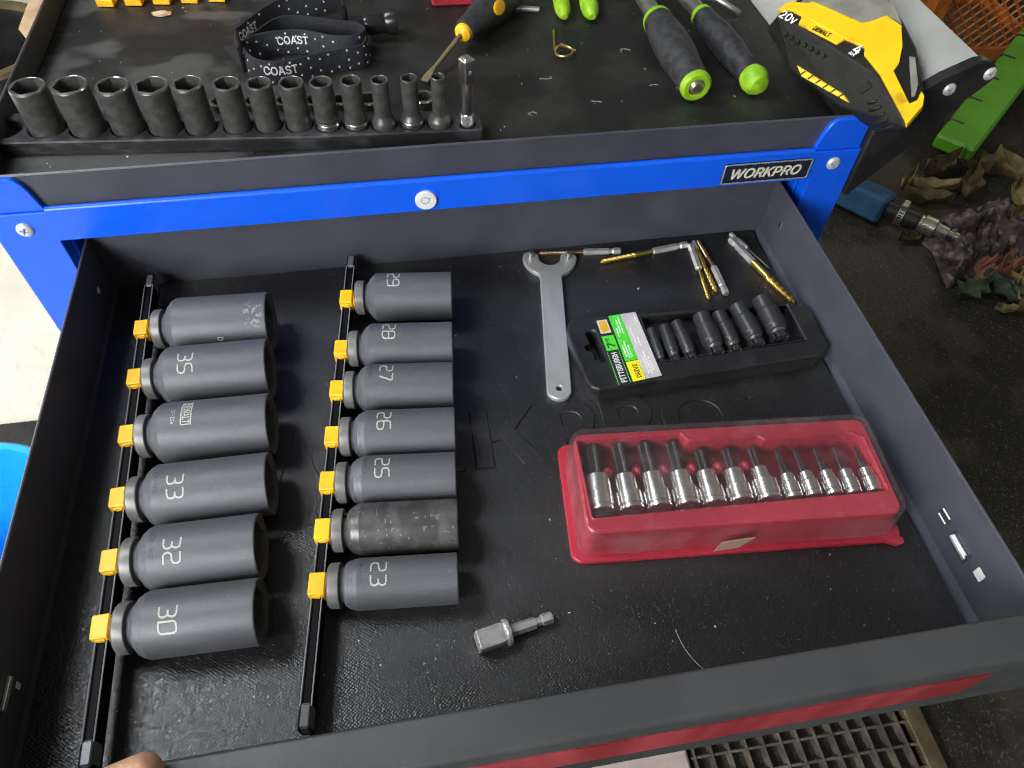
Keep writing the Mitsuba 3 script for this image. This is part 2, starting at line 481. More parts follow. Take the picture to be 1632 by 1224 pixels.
def wrap(t, a0, r, phi0):
    """lettering (x reading, y up) onto a cylinder about +x of radius r: letter tops point to +x, reading runs downwards from angle phi0 (0 = top, positive towards +y)."""
    v, f = trimesh.remesh.subdivide_to_size(t.vertices, t.faces, 0.0012, max_iter=12)
    ang = np.pi / 2 - (phi0 - v[:, 0] / r)
    # angle measured in the y-z plane: phi = 0 at +z, positive phi towards +y
    phi = phi0 - v[:, 0] / r
    rr = r + v[:, 2] + 0.00004
    return trimesh.Trimesh(np.c_[a0 + v[:, 1], rr * np.sin(phi), rr * np.cos(phi)], f, process=False)


def twist_bit(L, R, turns, tip=1.2):
    """fluted drill body along +x with its point at x = L."""
    n, m = 22, int(24 * turns) + 8
    th = np.arange(n) * 2 * np.pi / n
    prof = R * (1 - 0.42 * np.clip(np.cos(2 * th), 0, 1) ** 1.5)
    v, f = [], []
    xs = np.r_[np.linspace(0, L - tip * R, m), L - 0.5 * tip * R, L]
    for x in xs:
        s = 1.0 if x <= L - tip * R + 1e-9 else max(0.02, (L - x) / (tip * R))
        a = th + x / max(L, 1e-9) * turns * 2 * np.pi
        v.append(np.c_[np.full(n, x), prof * s * np.cos(a), prof * s * np.sin(a)])
    for i in range(len(xs) - 1):
        for k in range(n):
            p, q = i * n + k, i * n + (k + 1) % n
            f += [[p, q, q + n], [p, q + n, p + n]]
    return trimesh.Trimesh(np.vstack(v), f, process=False)


def hex_shank(L, r=0.0034):
    """hex shank with a ball groove along +x from x = 0 (outer end) to L."""
    pr = [(0, r * .86), (0.0008, r), (0.0068, r), (0.0078, r * .74), (0.0098, r * .74), (0.0108, r), (L - 0.0006, r), (L, r * .8)]
    return lathe(pr, 6)


# ================================================================== SETTING: floor
def ground():
    n = 60
    xs = np.r_[-9, -6, -4, np.linspace(-2.5, 3.0, n), 4.5, 7, 9]
    ys = np.r_[-8, -5, -3, np.linspace(-1.5, 4.0, n), 6, 9]
    X, Y = np.meshgrid(xs, ys)
    P = np.c_[X.ravel(), Y.ravel(), 0 * X.ravel()]
    P[:, 2] = -0.65 + 0.004 * (meshkit.fbm(P * [3, 3, 1] + 5, 3) - 0.5)
    w = len(xs)
    f = [[r * w + c, r * w + c + 1, (r + 1) * w + c + 1, (r + 1) * w + c] for r in range(len(ys) - 1) for c in range(w - 1)]
    return (P, np.array(f))


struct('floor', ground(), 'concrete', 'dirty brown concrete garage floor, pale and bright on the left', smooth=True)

# ================================================================== TOOL CART
YB, WC = -0.0205, 0.339
cart = thing('tool_cart', 'grey and blue steel tool cart with its top drawer pulled open', 'tool cart')
# blue front frame
posts = sbox(-WC, -0.62, -0.298, 0.0722).union(sbox(0.303, -0.62, 0.340, 0.0722)).union(sbox(-WC, 0.0722, 0.340, 0.0990)).union(sbox(-WC, -0.62, 0.340, -0.55))
ZX = lambda mesh: trimesh.Trimesh(np.c_[mesh.vertices[:, 0], -mesh.vertices[:, 2], mesh.vertices[:, 1]], mesh.faces, process=False)  # xy drawing -> upright, facing -y
part(cart, 'front_frame', ZX(bevel_poly(posts, -YB - 0.012, -YB, 0.0006)), 'blue_paint', label='bright blue steel front frame')
bead = cat(*[tube([(-0.2975, YB + 0.0028, 0.0991), (0.2985, YB + 0.0028, 0.0991)], 0.0029, 16)])
part(cart, 'frame_bead', bead, 'blue_paint')
tab = lambda s: Polygon([(s * 0.298, 0.1), (s * 0.2995, 0.106), (s * 0.3020, 0.1165), (s * 0.3045, 0.1225), (s * 0.3075, 0.1255), (s * 0.3115, 0.1270), (s * 0.3390, 0.1270), (s * 0.3390, 0.0993), (s * 0.298, 0.0993)])
for s in (-1, 1):
    part(cart, 'corner_tab', ZX(bevel_poly(tab(s).buffer(0), -YB - 0.006, -YB - 0.0022, 0.0005)), 'blue_paint')
# tray on the top
part(cart, 'tray_front', cat(cbox(-0.3375, 0.3375, YB + 0.0064, YB + 0.0078, 0.098, 0.1268, 0.0003), tube([(-0.337, YB + 0.0071, 0.1266), (0.337, YB + 0.0071, 0.1266)], 0.0013, 8)), 'grey_paint')
part(cart, 'tray_left', cat(cbox(-0.3385, -0.3370, YB + 0.008, 0.42, 0.1, 0.1268, 0.0003), tube([(-0.3378, YB + 0.008, 0.1266), (-0.3378, 0.42, 0.1266)], 0.0013, 8)), 'grey_paint')
part(cart, 'tray_back', cbox(-0.337, 0.337, 0.4185, 0.42, 0.1, 0.1268, 0.0003), 'grey_paint')
part(cart, 'tray_floor', cbox(-0.3368, 0.3368, YB + 0.008, 0.4183, 0.1005, 0.1028, 0.0003), 'grey_paint')
# flared right side: silver sheet and black end bracket with two screws
prof = smooth_path([(0.3368, 0.104), (0.3420, 0.1120), (0.352, 0.1275), (0.366, 0.1445), (0.382, 0.1580), (0.398, 0.1665), (0.412, 0.1700)], 26)
sheet = []
for y in (YB + 0.0062, 0.42):
    nrm = np.gradient(prof, axis=0)
    nrm = np.c_[-nrm[:, 1], nrm[:, 0]] / np.linalg.norm(nrm, axis=1, keepdims=True)
    sheet.append((y, prof, prof - nrm * 0.0016))
(ya, A, B), (yb_, _, _) = sheet
loop = np.vstack([A, B[::-1]])
nl = len(loop)
sv = np.vstack([np.c_[loop[:, 0], np.full(nl, ya), loop[:, 1]], np.c_[loop[:, 0], np.full(nl, yb_), loop[:, 1]]])
sf = [[k, (k + 1) % nl, nl + (k + 1) % nl, nl + k] for k in range(nl)]
part(cart, 'inner_trim', hull([(x_, y_, z_) for y_ in (YB + .009, .085) for x_, z_ in ((.3330, .1050), (.3330, .1062), (.3480, .1255), (.3520, .1290), (.3540, .1285))]), 'black_plastic')
part(cart, 'flared_side', (sv, np.array(sf)), 'silver_sheet', 30, 'curved pale grey sheet flaring out on the right')
wing = Polygon([(0.3405, 0.055), (0.3445, 0.0525), (0.3572, 0.068), (0.372, 0.086), (0.3890, 0.1075), (0.4020, 0.1265), (0.4104, 0.1395), (0.4200, 0.1500), (0.4255, 0.1575), (0.4245, 0.1645), (0.4180, 0.1705), (0.4100, 0.1733), (0.4020, 0.1722), (0.3793, 0.1612), (0.3600, 0.1468), (0.3470, 0.1345), (0.3405, 0.1268)])
br = part(cart, 'side_bracket', ZX(bevel_poly(wing, -YB - 0.0055, -YB + 0.003, 0.0014)), 'black_plastic', label='black end bracket of the flared right side')


def pan_screw(o, r, n=(0, -1, 0)):
    head = revolve([(0, 0), (0, r), (r * .2, r * .96), (r * .38, r * .78), (r * .48, r * .45), (r * .5, 0)], 24)
    cross = m3.Manifold.cube([r, r * 1.05, r * .22], True).translate([r * .5, 0, 0]) + m3.Manifold.cube([r, r * .22, r * 1.05], True).translate([r * .5, 0, 0])
    return xf(from_manifold(head - cross), frame(o, n, (0.35, 0, 1)))


for (x, z) in ((0.4183, 0.1625), (0.3899, 0.1512)):
    part(br, 'screw', pan_screw((x, YB - 0.0029, z), 0.0052), 'zinc')
for (x, z) in ((-0.317, 0.0854), (0.3194, 0.0871)):
    part(cart, 'frame_screw', pan_screw((x, YB, z), 0.0060), 'zinc')
# name plate and lock
npl = part(cart, 'nameplate', ZX(bevel_poly(sbox(0.2213, 0.0752, 0.2988, 0.0946).buffer(-0.002).buffer(0.002), -YB - 0.0002, -YB + 0.0014, 0.0003)), 'plate_navy', label='dark nameplate with silver lettering and border')
ring = sbox(0.2213, 0.0752, 0.2988, 0.0946).buffer(-0.002).buffer(0.002)
part(npl, 'border', ZX(bevel_poly(ring.difference(ring.buffer(-0.0012)), -YB + 0.0014, -YB + 0.0019, 0.0002)), 'satin_chrome')
part(npl, 'lettering', place_text(fit_text('WORKPRO', 0.0620, 0.0098, 0.0005, True, 0.2), (0.2272, YB - 0.0014, 0.0800), (1, 0, 0), (0, -1, 0)), 'cream_print', False)
lk = part(cart, 'lock', xf(from_manifold(revolve([(0, 0), (0, 0.0086), (0.0018, 0.0084), (0.0024, 0.0078), (0.0024, 0)], 40)), frame((-0.0237, YB, 0.0835), (0, -1, 0))), 'white_print', label='round pale lock barrel')
part(lk, 'keyway', cat(xf(from_manifold(revolve([(0, .0029), (0, .0033), (.0003, .0033), (.0003, .0029)], 28)), frame((-0.0243, YB - 0.0024, 0.0843), (0, -1, 0))), cbox(-0.0214, -0.0198, YB - 0.0027, YB - 0.0024, 0.0855, 0.0861, 0.0001)), 'cap_grey')
# body
part(cart, 'side_panel', cbox(-WC + .0005, -WC + .002, YB + 0.0125, 0.42, -0.6, 0.0995, 0.0003), 'black_paint')
part(cart, 'side_panel', cbox(WC - .002, WC - .0005, YB + 0.0125, 0.42, -0.6, 0.0995, 0.0003), 'black_paint')
part(cart, 'back_panel', cbox(-WC + .0022, WC - .0022, 0.416, 0.418, -0.6, 0.0995, 0.0003), 'black_paint')
part(cart, 'jamb', cbox(-0.2981, -0.2955, YB + 0.0122, 0.4, -0.02, 0.09, 0.0003), 'blue_paint')
part(cart, 'jamb', cbox(0.3005, 0.3028, YB + 0.0122, 0.4, -0.02, 0.09, 0.0003), 'blue_paint')
for k in range(3):
    z1 = -0.02 - 0.175 * k
    part(cart, 'closed_drawer', cbox(-0.297, 0.302, YB + 0.002, YB + 0.02, z1 - 0.17, z1, 0.002), 'grey_paint')
part(cart, 'base', cbox(-WC, WC, YB, 0.42, -0.622, -0.60, 0.002), 'black_paint')
for x in (-0.31, 0.31):
    for y in (0.02, 0.38):
        part(cart, 'caster', cat(xf(lathe([(-.011, .008), (-.011, .012), (-.009, .0135), (.009, .0135), (.011, .012), (.011, .008)], 24), frame((x, y, -0.6345), (1, 0, 0))), cbox(x - .016, x + .016, y - .008, y + .008, -.629, -.6222, .001)), 'black_plastic')

# ---- the open drawer
W2, H, D = 0.2875, 0.0582, 0.395
shell = cat(cbox(-W2 - .0012, -W2, -D, 0.0012, -0.0055, H, 0.0003), cbox(W2, W2 + .0012, -D, 0.0012, -0.0055, H, 0.0003),
            cbox(-W2, W2, 0.0, 0.0012, -0.0055, 0.066, 0.0003), cbox(-W2, W2, -D, 0.0, -0.0055, -0.0035, 0.0003),
            tube([(-W2 - .0006, -D, H - .0003), (-W2 - .0006, 0, H - .0003)], 0.0011, 8), tube([(W2 + .0006, -D, H - .0003), (W2 + .0006, 0, H - .0003)], 0.0011, 8))
# folded foot of the side walls
foot = lambda s: hull([(s * W2, -D, -.0033), (s * W2, 0, -.0033), (s * (W2 - .0035), -D, -.0033), (s * (W2 - .0035), 0, -.0033), (s * W2, -D, .0030), (s * W2, 0, .0030)])
dw = part(cart, 'drawer', cat(shell, foot(1), foot(-1)), 'grey_paint', label='open grey steel drawer')
fp = [(-0.3965, -0.006), (-0.3965, 0.0690), (-0.3972, 0.0706), (-0.3988, 0.0713), (-0.4165, 0.0713), (-0.4190, 0.0703), (-0.4203, 0.0680), (-0.4203, 0.0560), (-0.4190, 0.0535), (-0.4190, 0.0130), (-0.4203, 0.0110), (-0.4203, -0.006)]
fv = np.vstack([[(x, y, z) for y, z in fp] for x in (-0.336, 0.336)])
nf = len(fp)
ff = [[k, (k + 1) % nf, nf + (k + 1) % nf, nf + k] for k in range(nf)]
fmesh = trimesh.Trimesh(fv, np.vstack([[[a, b, c], [a, c, d]] for a, b, c, d in ff]), process=False)
ec, et = trimesh.creation.triangulate_polygon(Polygon(fp), engine='earcut')
ends = [trimesh.Trimesh(np.c_[np.full(len(ec), x), ec], et, process=False) for x in (-0.336, 0.336)]
part(cart, 'drawer__front_panel', cat(fmesh, *ends), 'panel_paint', 50)
part(cart, 'drawer__red_strip', ZX(bevel_poly(Polygon([(-0.242, 0.0150), (0.2425, 0.0158), (0.2425, 0.0500), (-0.242, 0.0500)]), 0.4192, 0.4204, 0.0003)), 'red_strip', label='red strip on the drawer front')
# slots, tongues and rivets in the side walls
for (y, z, sy, sz, mt) in ((-0.0293, 0.0322, .0026, .0034, 'bright_rim'), (-0.3585, 0.0262, .0036, .0038, 'white_print')):
    part(cart, 'drawer__rivet', cbox(W2 - .0009, W2 - .0001, y - sy, y + sy, z - sz, z + sz, .0003), mt)
part(cart, 'drawer__slot', cat(cbox(W2 - .0004, W2 - .0001, -0.3472, -0.3282, 0.0170, 0.0290, .0001)), 'black_paint')
part(cart, 'drawer__tongue', cat(cbox(W2 - .0022, W2 - .0006, -0.3464, -0.3292, 0.0210, 0.0240, .0004), cbox(W2 - .0026, W2 - .0006, -0.3455, -0.3302, 0.0252, 0.0266, .0004)), 'satin_chrome')
part(cart, 'drawer__slot', cbox(W2 - .0004, W2 - .0001, -0.3222, -0.3120, 0.0232, 0.0300, .0001), 'black_paint')
part(cart, 'drawer__tongue', cat(cbox(W2 - .0016, W2 - .0005, -0.3215, -0.3128, 0.0286, 0.0300, .0004), cbox(W2 - .0016, W2 - .0005, -0.3215, -0.3128, 0.0226, 0.0236, .0004)), 'satin_chrome')
part(cart, 'drawer__rivet', cbox(-W2 + .0001, -W2 + .0009, -0.0318, -0.0276, 0.0254, 0.0302, .0003), 'cream_print')
part(cart, 'drawer__tongue', cbox(-W2 + .0002, -W2 + .0022, -0.3475, -0.3290, 0.0250, 0.0285, .0004), 'satin_chrome')
part(cart, 'drawer__rivet', cbox(-W2 + .0001, -W2 + .0009, -0.3330, -0.3290, 0.0140, 0.0185, .0003), 'cream_print')

# ---- rubber liner with raised letters
lin = thing('drawer_liner', 'black textured rubber mat with raised letters lining the drawer', 'mat')
LX, LY = np.meshgrid(np.linspace(-0.2862, 0.2810, 60), np.linspace(-0.3950, -0.0012, 44))
LZ = 0.0 + 0.0026 * np.clip((LY + 0.0085) / 0.0075, 0, 1) ** 2
LP = np.c_[LX.ravel(), LY.ravel(), LZ.ravel()]
lf = [[r * 60 + c, r * 60 + c + 1, (r + 1) * 60 + c + 1, (r + 1) * 60 + c] for r in range(43) for c in range(59)]
edge = cbox(-0.2862, 0.2810, -0.3950, -0.0014, -0.0032, -0.0002, 0.0004)
part(lin, 'sheet', trimesh.util.concatenate([trimesh.Trimesh(LP, np.vstack([[[a, b, c], [a, c, d]] for a, b, c, d in lf]), process=False), edge]), 'rubber_liner', 40)
CH = 0.0515
stem = lambda w=0.0135: sbox(0, 0, w, CH)
bowl = lambda w: sbox(0, 0.0180, w - .0165, CH).union(Point(w - .0167, 0.03475).buffer(0.01675, 24)).difference(sbox(0.0135, 0.0290, w - .0165, 0.0405).union(Point(w - .0167, 0.03475).buffer(0.00575, 16)))
LET = {'K': unary_union([stem(), Polygon([(.0132, .021), (.0330, CH), (.0490, CH), (.0270, .0240)]), Polygon([(.0175, .031), (.0345, 0), (.0520, 0), (.0275, .0385)])]),
       'P': stem().union(bowl(.0390)), 'R': unary_union([stem(), bowl(.0395), Polygon([(.0150, .020), (.0265, 0), (.0425, 0), (.0300, .0205)])]),
       'W': LineString([(.005, CH), (.016, .002), (.0320, .044), (.048, .002), (.059, CH)]).buffer(.0062, cap_style=2, join_style=2)}
from shapely import affinity
LET['O'] = affinity.scale(Point(0, 0).buffer(1, 40), .0295, .0272).difference(affinity.scale(Point(0, 0).buffer(1, 32), .0165, .0140))
LET['O'] = affinity.translate(LET['O'], .0295, .0258)
ca, sa = math.cos(math.radians(-1.2)), math.sin(math.radians(-1.2))
for ch, x in (('W', -.205), ('O', -.128), ('R', -.062), ('K', -.0120), ('P', .0430), ('R', .0872), ('O', .1330)):
    g = affinity.translate(LET[ch], x + 0.012, 0)
    m = bevel_poly(g, 0.00005, 0.0013, 0.0006, bottom=False)
    m.vertices = np.c_[m.vertices[:, 0] * ca - m.vertices[:, 1] * sa - 0.012, m.vertices[:, 0] * sa + m.vertices[:, 1] * ca - 0.2205, m.vertices[:, 2]]
    part(lin, 'letter', m, 'rubber_liner', 20)

# ================================================================== SOCKET RAILS AND DEEP SOCKETS


def deep_socket(r, L, rf, hexr, step=True):
    """drive end at x = 0, open hex mouth at x = L."""
    p = [(0, 0), (0, rf - .0010), (.0008, rf - .0002), (.0014, rf), (.0070, rf), (.0074, rf - .0005), (.0076, rf - .0026), (.0100, rf - .0028), (.0103, rf - .0012), (.0112, rf - .0002)]
    a = rf - .0002
    if step:
        p += [(.0128, a + (r - a) * .30), (.0131, a + (r - a) * .46), (.0152, a + (r - a) * .62), (.0155, a + (r - a) * .76), (.0178, a + (r - a) * .93), (.0184, r)]
    else:
        p += [(.0128, a + (r - a) * .38), (.0144, a + (r - a) * .62), (.0164, a + (r - a) * .88), (.0168, r)]
    p += [(L - .0008, r), (L - .0002, r - .0003), (L, r - .0008), (L, 0)]
    m = revolve(p, 72)
    m -= m3.Manifold.cylinder(L - .024 + .001, hexr, hexr, 6).rotate([0, 90, 0]).translate([.024, 0, 0])
    m -= m3.Manifold.cylinder(.0022, hexr * .92, r - .0012, 48).rotate([0, 90, 0]).translate([L - .0021, 0, 0])
    m -= m3.Manifold.cylinder(.016, .0127 / math.sqrt(2), .0127 / math.sqrt(2), 4).rotate([0, 0, 45]).rotate([0, 90, 0]).translate([-.001, 0, 0])
    return m


def rail(pts, z0, label, w=0.0068, h=0.0135):
    (x0, y0), (x1, y1) = pts  # back end, front end
    L = math.hypot(x1 - x0, y1 - y0)
    k = thing('socket_rail', label, 'socket rail', 'black socket rails in the drawer')
    F = frame((x0, y0, z0), (x1 - x0, y1 - y0, 0))
    sec = Polygon([(-w / 2, 0), (w / 2, 0), (w / 2, h), (.0022, h), (.0016, h - .0008), (-.0016, h - .0008), (-.0022, h), (-w / 2, h)])
    bar = trimesh.creation.extrude_polygon(sec, L, engine='earcut')
    bar.vertices = np.c_[bar.vertices[:, 2], bar.vertices[:, 0], bar.vertices[:, 1]]
    part(k, 'channel', xf(bar, F), 'rail_black', 20)
    for s in (-w / 2 + .0003, w / 2 - .0003):
        part(k, 'edge', xf(tube([(0.012, s, h), (L - .012, s, h)], .00045, 6), F), 'rail_edge')
    for a, b in ((0.0, .0135), (L - .0135, L)):
        part(k, 'end_cap', xf(cbox(a - .0006, b, -w / 2 - .0002, w / 2 + .0002, .0012, h + .0005, .0016), F), 'cap_grey')
    return k, F, L


def clip(k, F, s, h=0.0135, zc=0.0):
    """yellow clip at distance s along the rail; its stud points to +x of the scene."""
    body = cat(cbox(s - .0072, s + .0072, -.0050, .0052, h * .55, h + .0050, .0008))
    c = part(k, 'clip', xf(body, F), 'yellow_plastic', label=None)
    part(c, 'foot', xf(cbox(s + .0062, s + .0078, -.0030, .0030, h * .6, h + .0026, .0007), F), 'yellow_plastic')
    part(c, 'stud', xf(cbox(s - .0055, s + .0055, .0046, .0150, h * .5, h + .0034, .0010), F), 'yellow_plastic')


col1 = [(-.2426, -.0738, .0228, .0892, -2.2, None), (-.2433, -.1224, .0222, .0906, -1.2, '35'), (-.2420, -.1729, .0216, .0914, -1.2, 'brand'), (-.2409, -.2226, .0211, .0911, -0.6, '33'), (-.2386, -.2667, .0206, .0834, -0.8, '32'), (-.2372, -.3080, .0197, .0831, -1.5, '30')]
col2 = [(-.0877, -.0575, .0195, .0776, -6.0, '29'), (-.0950, -.1110, .0190, .0792, -6.0, '28'), (-.0996, -.1500, .0185, .0795, -6.0, '27'), (-.1040, -.1907, .0180, .0803, -5.6, '26'), (-.1077, -.2273, .0175, .0800, -5.6, '25'), (-.1112, -.2623, .0170, .0805, -5.6, 'worn'), (-.1147, -.2989, .0158, .0794, -5.2, '23')]
R1 = ((-.2515, -.0120), (-.2406, -.3820))
R2 = ((-.0898, -.0055), (-.1300, -.3800))
rk1 = rail(R1, 0.0100, 'left black socket rail, lying beside the drawer wall, with six yellow clips')
rk2 = rail(R2, 0.0050, 'right black socket rail, along the middle of the drawer, with seven yellow clips')
ORD = ['backmost', 'second', 'third', 'fourth', 'fifth', 'sixth', 'frontmost']


def rail_s(R, x, y):
    a, b = V(R[0]), V(R[1])
    return float((V(x, y) - a) @ unit(b - a))


for col, R, rk, side, rf, txt in ((col1, R1, rk1, 'left', .0148, .0098), (col2, R2, rk2, 'right', .0136, .0092)):
    for i, (x, y, r, L, deg, mark) in enumerate(col):
        x, L = (x + .0025, L - .0025) if side == 'left' else (x, L)
        if side == 'left':
            desc = [f'largest grey deep impact socket, unmarked, backmost on the left rail', 'grey deep impact socket marked 35, second from the back on the left rail',
                    'grey impact socket with a boxed brand name, third from the back on the left rail', 'grey impact socket marked 33, third from the front on the left rail',
                    'grey impact socket marked 32, second from the front on the left rail', 'grey deep impact socket marked 30, frontmost on the left rail'][i]
        else:
            desc = ('brownish worn deep impact socket without a number, second from the front, right rail' if mark == 'worn' else
                    f'grey impact socket marked {mark}, ' + ['backmost', 'second from the back', 'third from the back', 'middle one', 'third from the front', '', 'frontmost'][i] + ' on the right rail')
        k = thing('impact_socket', desc, 'socket', 'deep impact sockets clipped to the rails')
        hexr = r * .80
        body = deep_socket(r, L, rf, hexr, side == 'left' or i > 2)
        hole = mark in (None, 'worn')
        if hole:
            a = math.radians(42 if side == 'left' else 25)
            body -= m3.Manifold.cylinder(.02, .0019, .0019, 16).translate([.0079, 0, .006]).rotate([math.degrees(-a), 0, 0])
        F = frame((x, y, r + .0004), (math.cos(math.radians(deg)), math.sin(math.radians(deg)), 0))
        part(k, 'body', xf(from_manifold(body), F), 'worn_oxide' if mark == 'worn' else 'black_oxide', 14)
        part(k, 'drive_ring', xf(from_manifold(revolve([(.0012, rf - .004), (.0012, rf + .00012), (.0018, rf + .0003), (.0066, rf + .0003), (.0071, rf + .00012), (.0071, rf - .004)], 72)), F), 'oxide_rim', 28)
        phi = math.radians(6 if side == 'left' else 26)
        if mark and mark.isdigit():
            part(k, 'number', xf(wrap(digits(mark, txt), .0285 if side == 'left' else .0270, r, phi), F), 'etch', False)
        if mark == 'brand':
            t = fit_text('DEWALT', .0165, .0048, .00015, True)
            fr = sbox(-.0012, -.0012, .0177, .0060).difference(sbox(-.0005, -.0004, .0170, .0052))
            t = cat(t, trimesh.creation.extrude_polygon(fr, .00015, engine='earcut'))
            part(k, 'brand_mark', xf(wrap(t, .0345, r, math.radians(24)), F), 'etch', False)
            part(k, 'number', xf(wrap(fit_text('17-224', .0110, .0026, .00012), .0270, r, math.radians(10)), F), 'etch', False)
        if mark is None:
            part(k, 'brand_mark', xf(wrap(fit_text('D', .0030, .0046, .00015, True), .0500, r, math.radians(-67)), F), 'etch', False)
        if mark in ('32', '33', '25', '23', '27'):
            part(k, 'fine_mark', xf(wrap(fit_text('CR-MO', .0150, .0022, .0001), .0205 if side == 'left' else .0195, r, phi + .18), F), 'dark_etch', False)
        clip(rk[0], rk[1], rail_s(R, x - .0062, y), )

# ================================================================== PIN WRENCH
def pin_wrench():
    base, head = V(0.0607, -0.1612), V(0.0828, -0.0148)
    u = unit(head - base)
    L = np.linalg.norm(head - base)
    F = np.eye(4)
    F[:2, 0], F[:2, 1] = (u[1], -u[0]), u
    F[:3, 3] = (base[0], base[1], 0.0006)
    body = sbox(-.0095, 0, .0095, L - .012).union(Point(0, 0).buffer(.0095, 24))
    cy = L + .0005
    ringp = Point(0, cy).buffer(.0240, 48).difference(Point(0, cy).buffer(.0100, 40)).intersection(sbox(-.05, -1, .05, cy + .0005))
    tips = unary_union([Point(s * .0168, cy).buffer(.0070, 24) for s in (-1, 1)])
    g = unary_union([body, ringp, tips])
    g = g.buffer(.006, 12).buffer(-.006, 12).difference(Point(0, cy).buffer(.0100, 40))
    g = g.difference(Point(0, .0012).buffer(.0024, 20))
    k = thing('pin_wrench', 'flat grey steel pin wrench with two pegs and a hanging hole', 'wrench')
    part(k, 'body', xf(bevel_poly(g, 0, .0040, .0006), F), 'wrench_steel', 25)
    for s in (-1, 1):
        part(k, 'pin', xf(move(xf(lathe([(0, .0026), (.0045, .0026), (.0052, .0018)], 20), frame((0, 0, 0), (0, 0, 1), (1, 0, 0))), s * .0168, cy, .004), F), 'bright_rim')


pin_wrench()

# ================================================================== DRILL BITS


def drill(tip, start, end, R, label, gold='gold', turns=4.0, z=0.0036, plain=0.35, hr=0.0033):
    tip, start, end = V(*tip, z - .0012), V(*start, z - .0002), V(*end, z)
    k = thing('drill_bit', label, 'drill bit', 'loose drill bits at the back of the drawer')
    Ls, Lt = np.linalg.norm(end - start), np.linalg.norm(tip - start)
    part(k, 'shank', xf(hex_shank(Ls, hr), frame(end, start - end)), 'satin_chrome', 20)
    F = frame(start, tip - start)
    lp = Lt * plain
    part(k, 'stem', xf(lathe([(-.002, R * 1.0), (lp, R)], 18), F), gold)
    part(k, 'flutes', xf(move(twist_bit(Lt - lp, R, turns), lp), F), gold, 40)


drill((.0741, -.0065), (.1148, -.0111), (.1486, -.0143), .0017, 'thin bronze drill bit lying behind the pin wrench', 'bronze', 3.5, hr=.0031)
drill((.1271, -.0251), (.1775, -.0186), (.2119, -.0138), .0024, 'gold drill bit lying nearly level, second from the left', 'gold', 3.6)
drill((.2096, -.0835), (.2126, -.0463), (.2146, -.0150), .0015, 'shortest thin gold drill bit with its steel shank towards the back', 'gold', 4.0)
drill((.2242, -.0076), (.2266, -.0458), (.2262, -.0797), .0019, 'bronze drill bit with its steel shank towards the front', 'bronze', 4.5)
drill((.2822, -.0985), (.2645, -.0451), (.2545, -.0122), .0031, 'thickest gold drill bit, reaching towards the right drawer wall', 'gold', 3.0, hr=.0036)
k = thing('drill_bit', 'slim gold drill bit with a round grey shank lying between two others', 'drill bit', 'loose drill bits at the back of the drawer')
F = frame((.2196, -.0100, .0030), (-.0006, -.0650, -.0008))
part(k, 'shank', xf(lathe([(0, .0014), (.001, .0019), (.011, .0019)], 16), F), 'satin_chrome')
part(k, 'flutes', xf(move(twist_bit(.0545, .0020, 6.0), .0108), F), 'gold', 40)
k = thing('driver_bit', 'slim silver bit lying against the thickest gold drill bit', 'driver bit')
F = frame((.2566, -.0055, .0042), (.0196, -.0475, -.001))
part(k, 'shank', xf(lathe([(0, .0018), (.0006, .0022), (.0060, .0022), (.0070, .0016), (.0085, .0016), (.0095, .0026), (.022, .0026), (.0235, .0017)], 6), F), 'satin_chrome', 20)
part(k, 'blade', xf(lathe([(.0235, .0017), (.046, .0013), (.0515, .0009)], 14), F), 'bit_dark')

# ================================================================== BLACK TRAY WITH SEVEN SMALL SOCKETS
tr = thing('socket_tray', 'black plastic tray with a green and grey label holding seven small black sockets', 'socket tray')
outp = Polygon([(.0783, -.1063), (.0764, -.1149), (.0800, -.1640), (.0825, -.1712), (.0880, -.1740), (.2690, -.1660), (.2815, -.1585), (.2834, -.1200), (.2780, -.1125), (.2680, -.1065), (.0953, -.1003), (.0847, -.1009)]).buffer(-.003).buffer(.003, 8)
rec = Polygon([(.1406, -.1065), (.1406, -.1548), (.2655, -.1492), (.2655, -.1020), (.2300, -.0985)]).intersection(outp.buffer(-.0035)).buffer(-.001).buffer(.001)
hang = unary_union([LineString([(.0950, -.1190), (.0966, -.1440)]).buffer(.0042, 12), Point(.0912, -.1322).buffer(.0042, 12)])
top = outp.difference(rec).difference(hang)
part(tr, 'body', cat(bevel_poly(outp.difference(hang), 0.0004, 0.0062, 0.0002), bevel_poly(top, 0.0062, 0.0160, 0.0012)), 'black_plastic', 30)
part(tr, 'lip', bevel_poly(Polygon([(.1420, -.1540), (.2650, -.1486), (.2650, -.1470), (.1420, -.1524)]), .0062, .0150, .0003), 'black_plastic')
# label in (u across to the right, v from the front edge to the back edge)
q = [V(.0997, -.1030), V(.1363, -.1007), V(.1387, -.1690), V(.1017, -.1732)]  # back-left, back-right, front-right, front-left


def luv(u, v):
    return q[3] * (1 - u) * (1 - v) + q[2] * u * (1 - v) + q[0] * (1 - u) * v + q[1] * u * v


def lrect(u0, v0, u1, v1, z0, z1):
    return bevel_poly(Polygon([luv(u0, v0), luv(u1, v0), luv(u1, v1), luv(u0, v1)]), z0, z1, .00004)


def lmap(t, u0, v0, u1, v1, z):
    """lettering read from the front edge to the back edge, letter tops towards the left: fills the rectangle."""
    a, b = t.bounds
    x, y = (t.vertices[:, 0] - a[0]) / (b[0] - a[0]), (t.vertices[:, 1] - a[1]) / (b[1] - a[1])
    u, v = u1 + (u0 - u1) * y, v0 + (v1 - v0) * x
    p = q[3] * ((1 - u) * (1 - v))[:, None] + q[2] * (u * (1 - v))[:, None] + q[0] * ((1 - u) * v)[:, None] + q[1] * (u * v)[:, None]
    return trimesh.Trimesh(np.c_[p, z + t.vertices[:, 2]], t.faces, process=False)


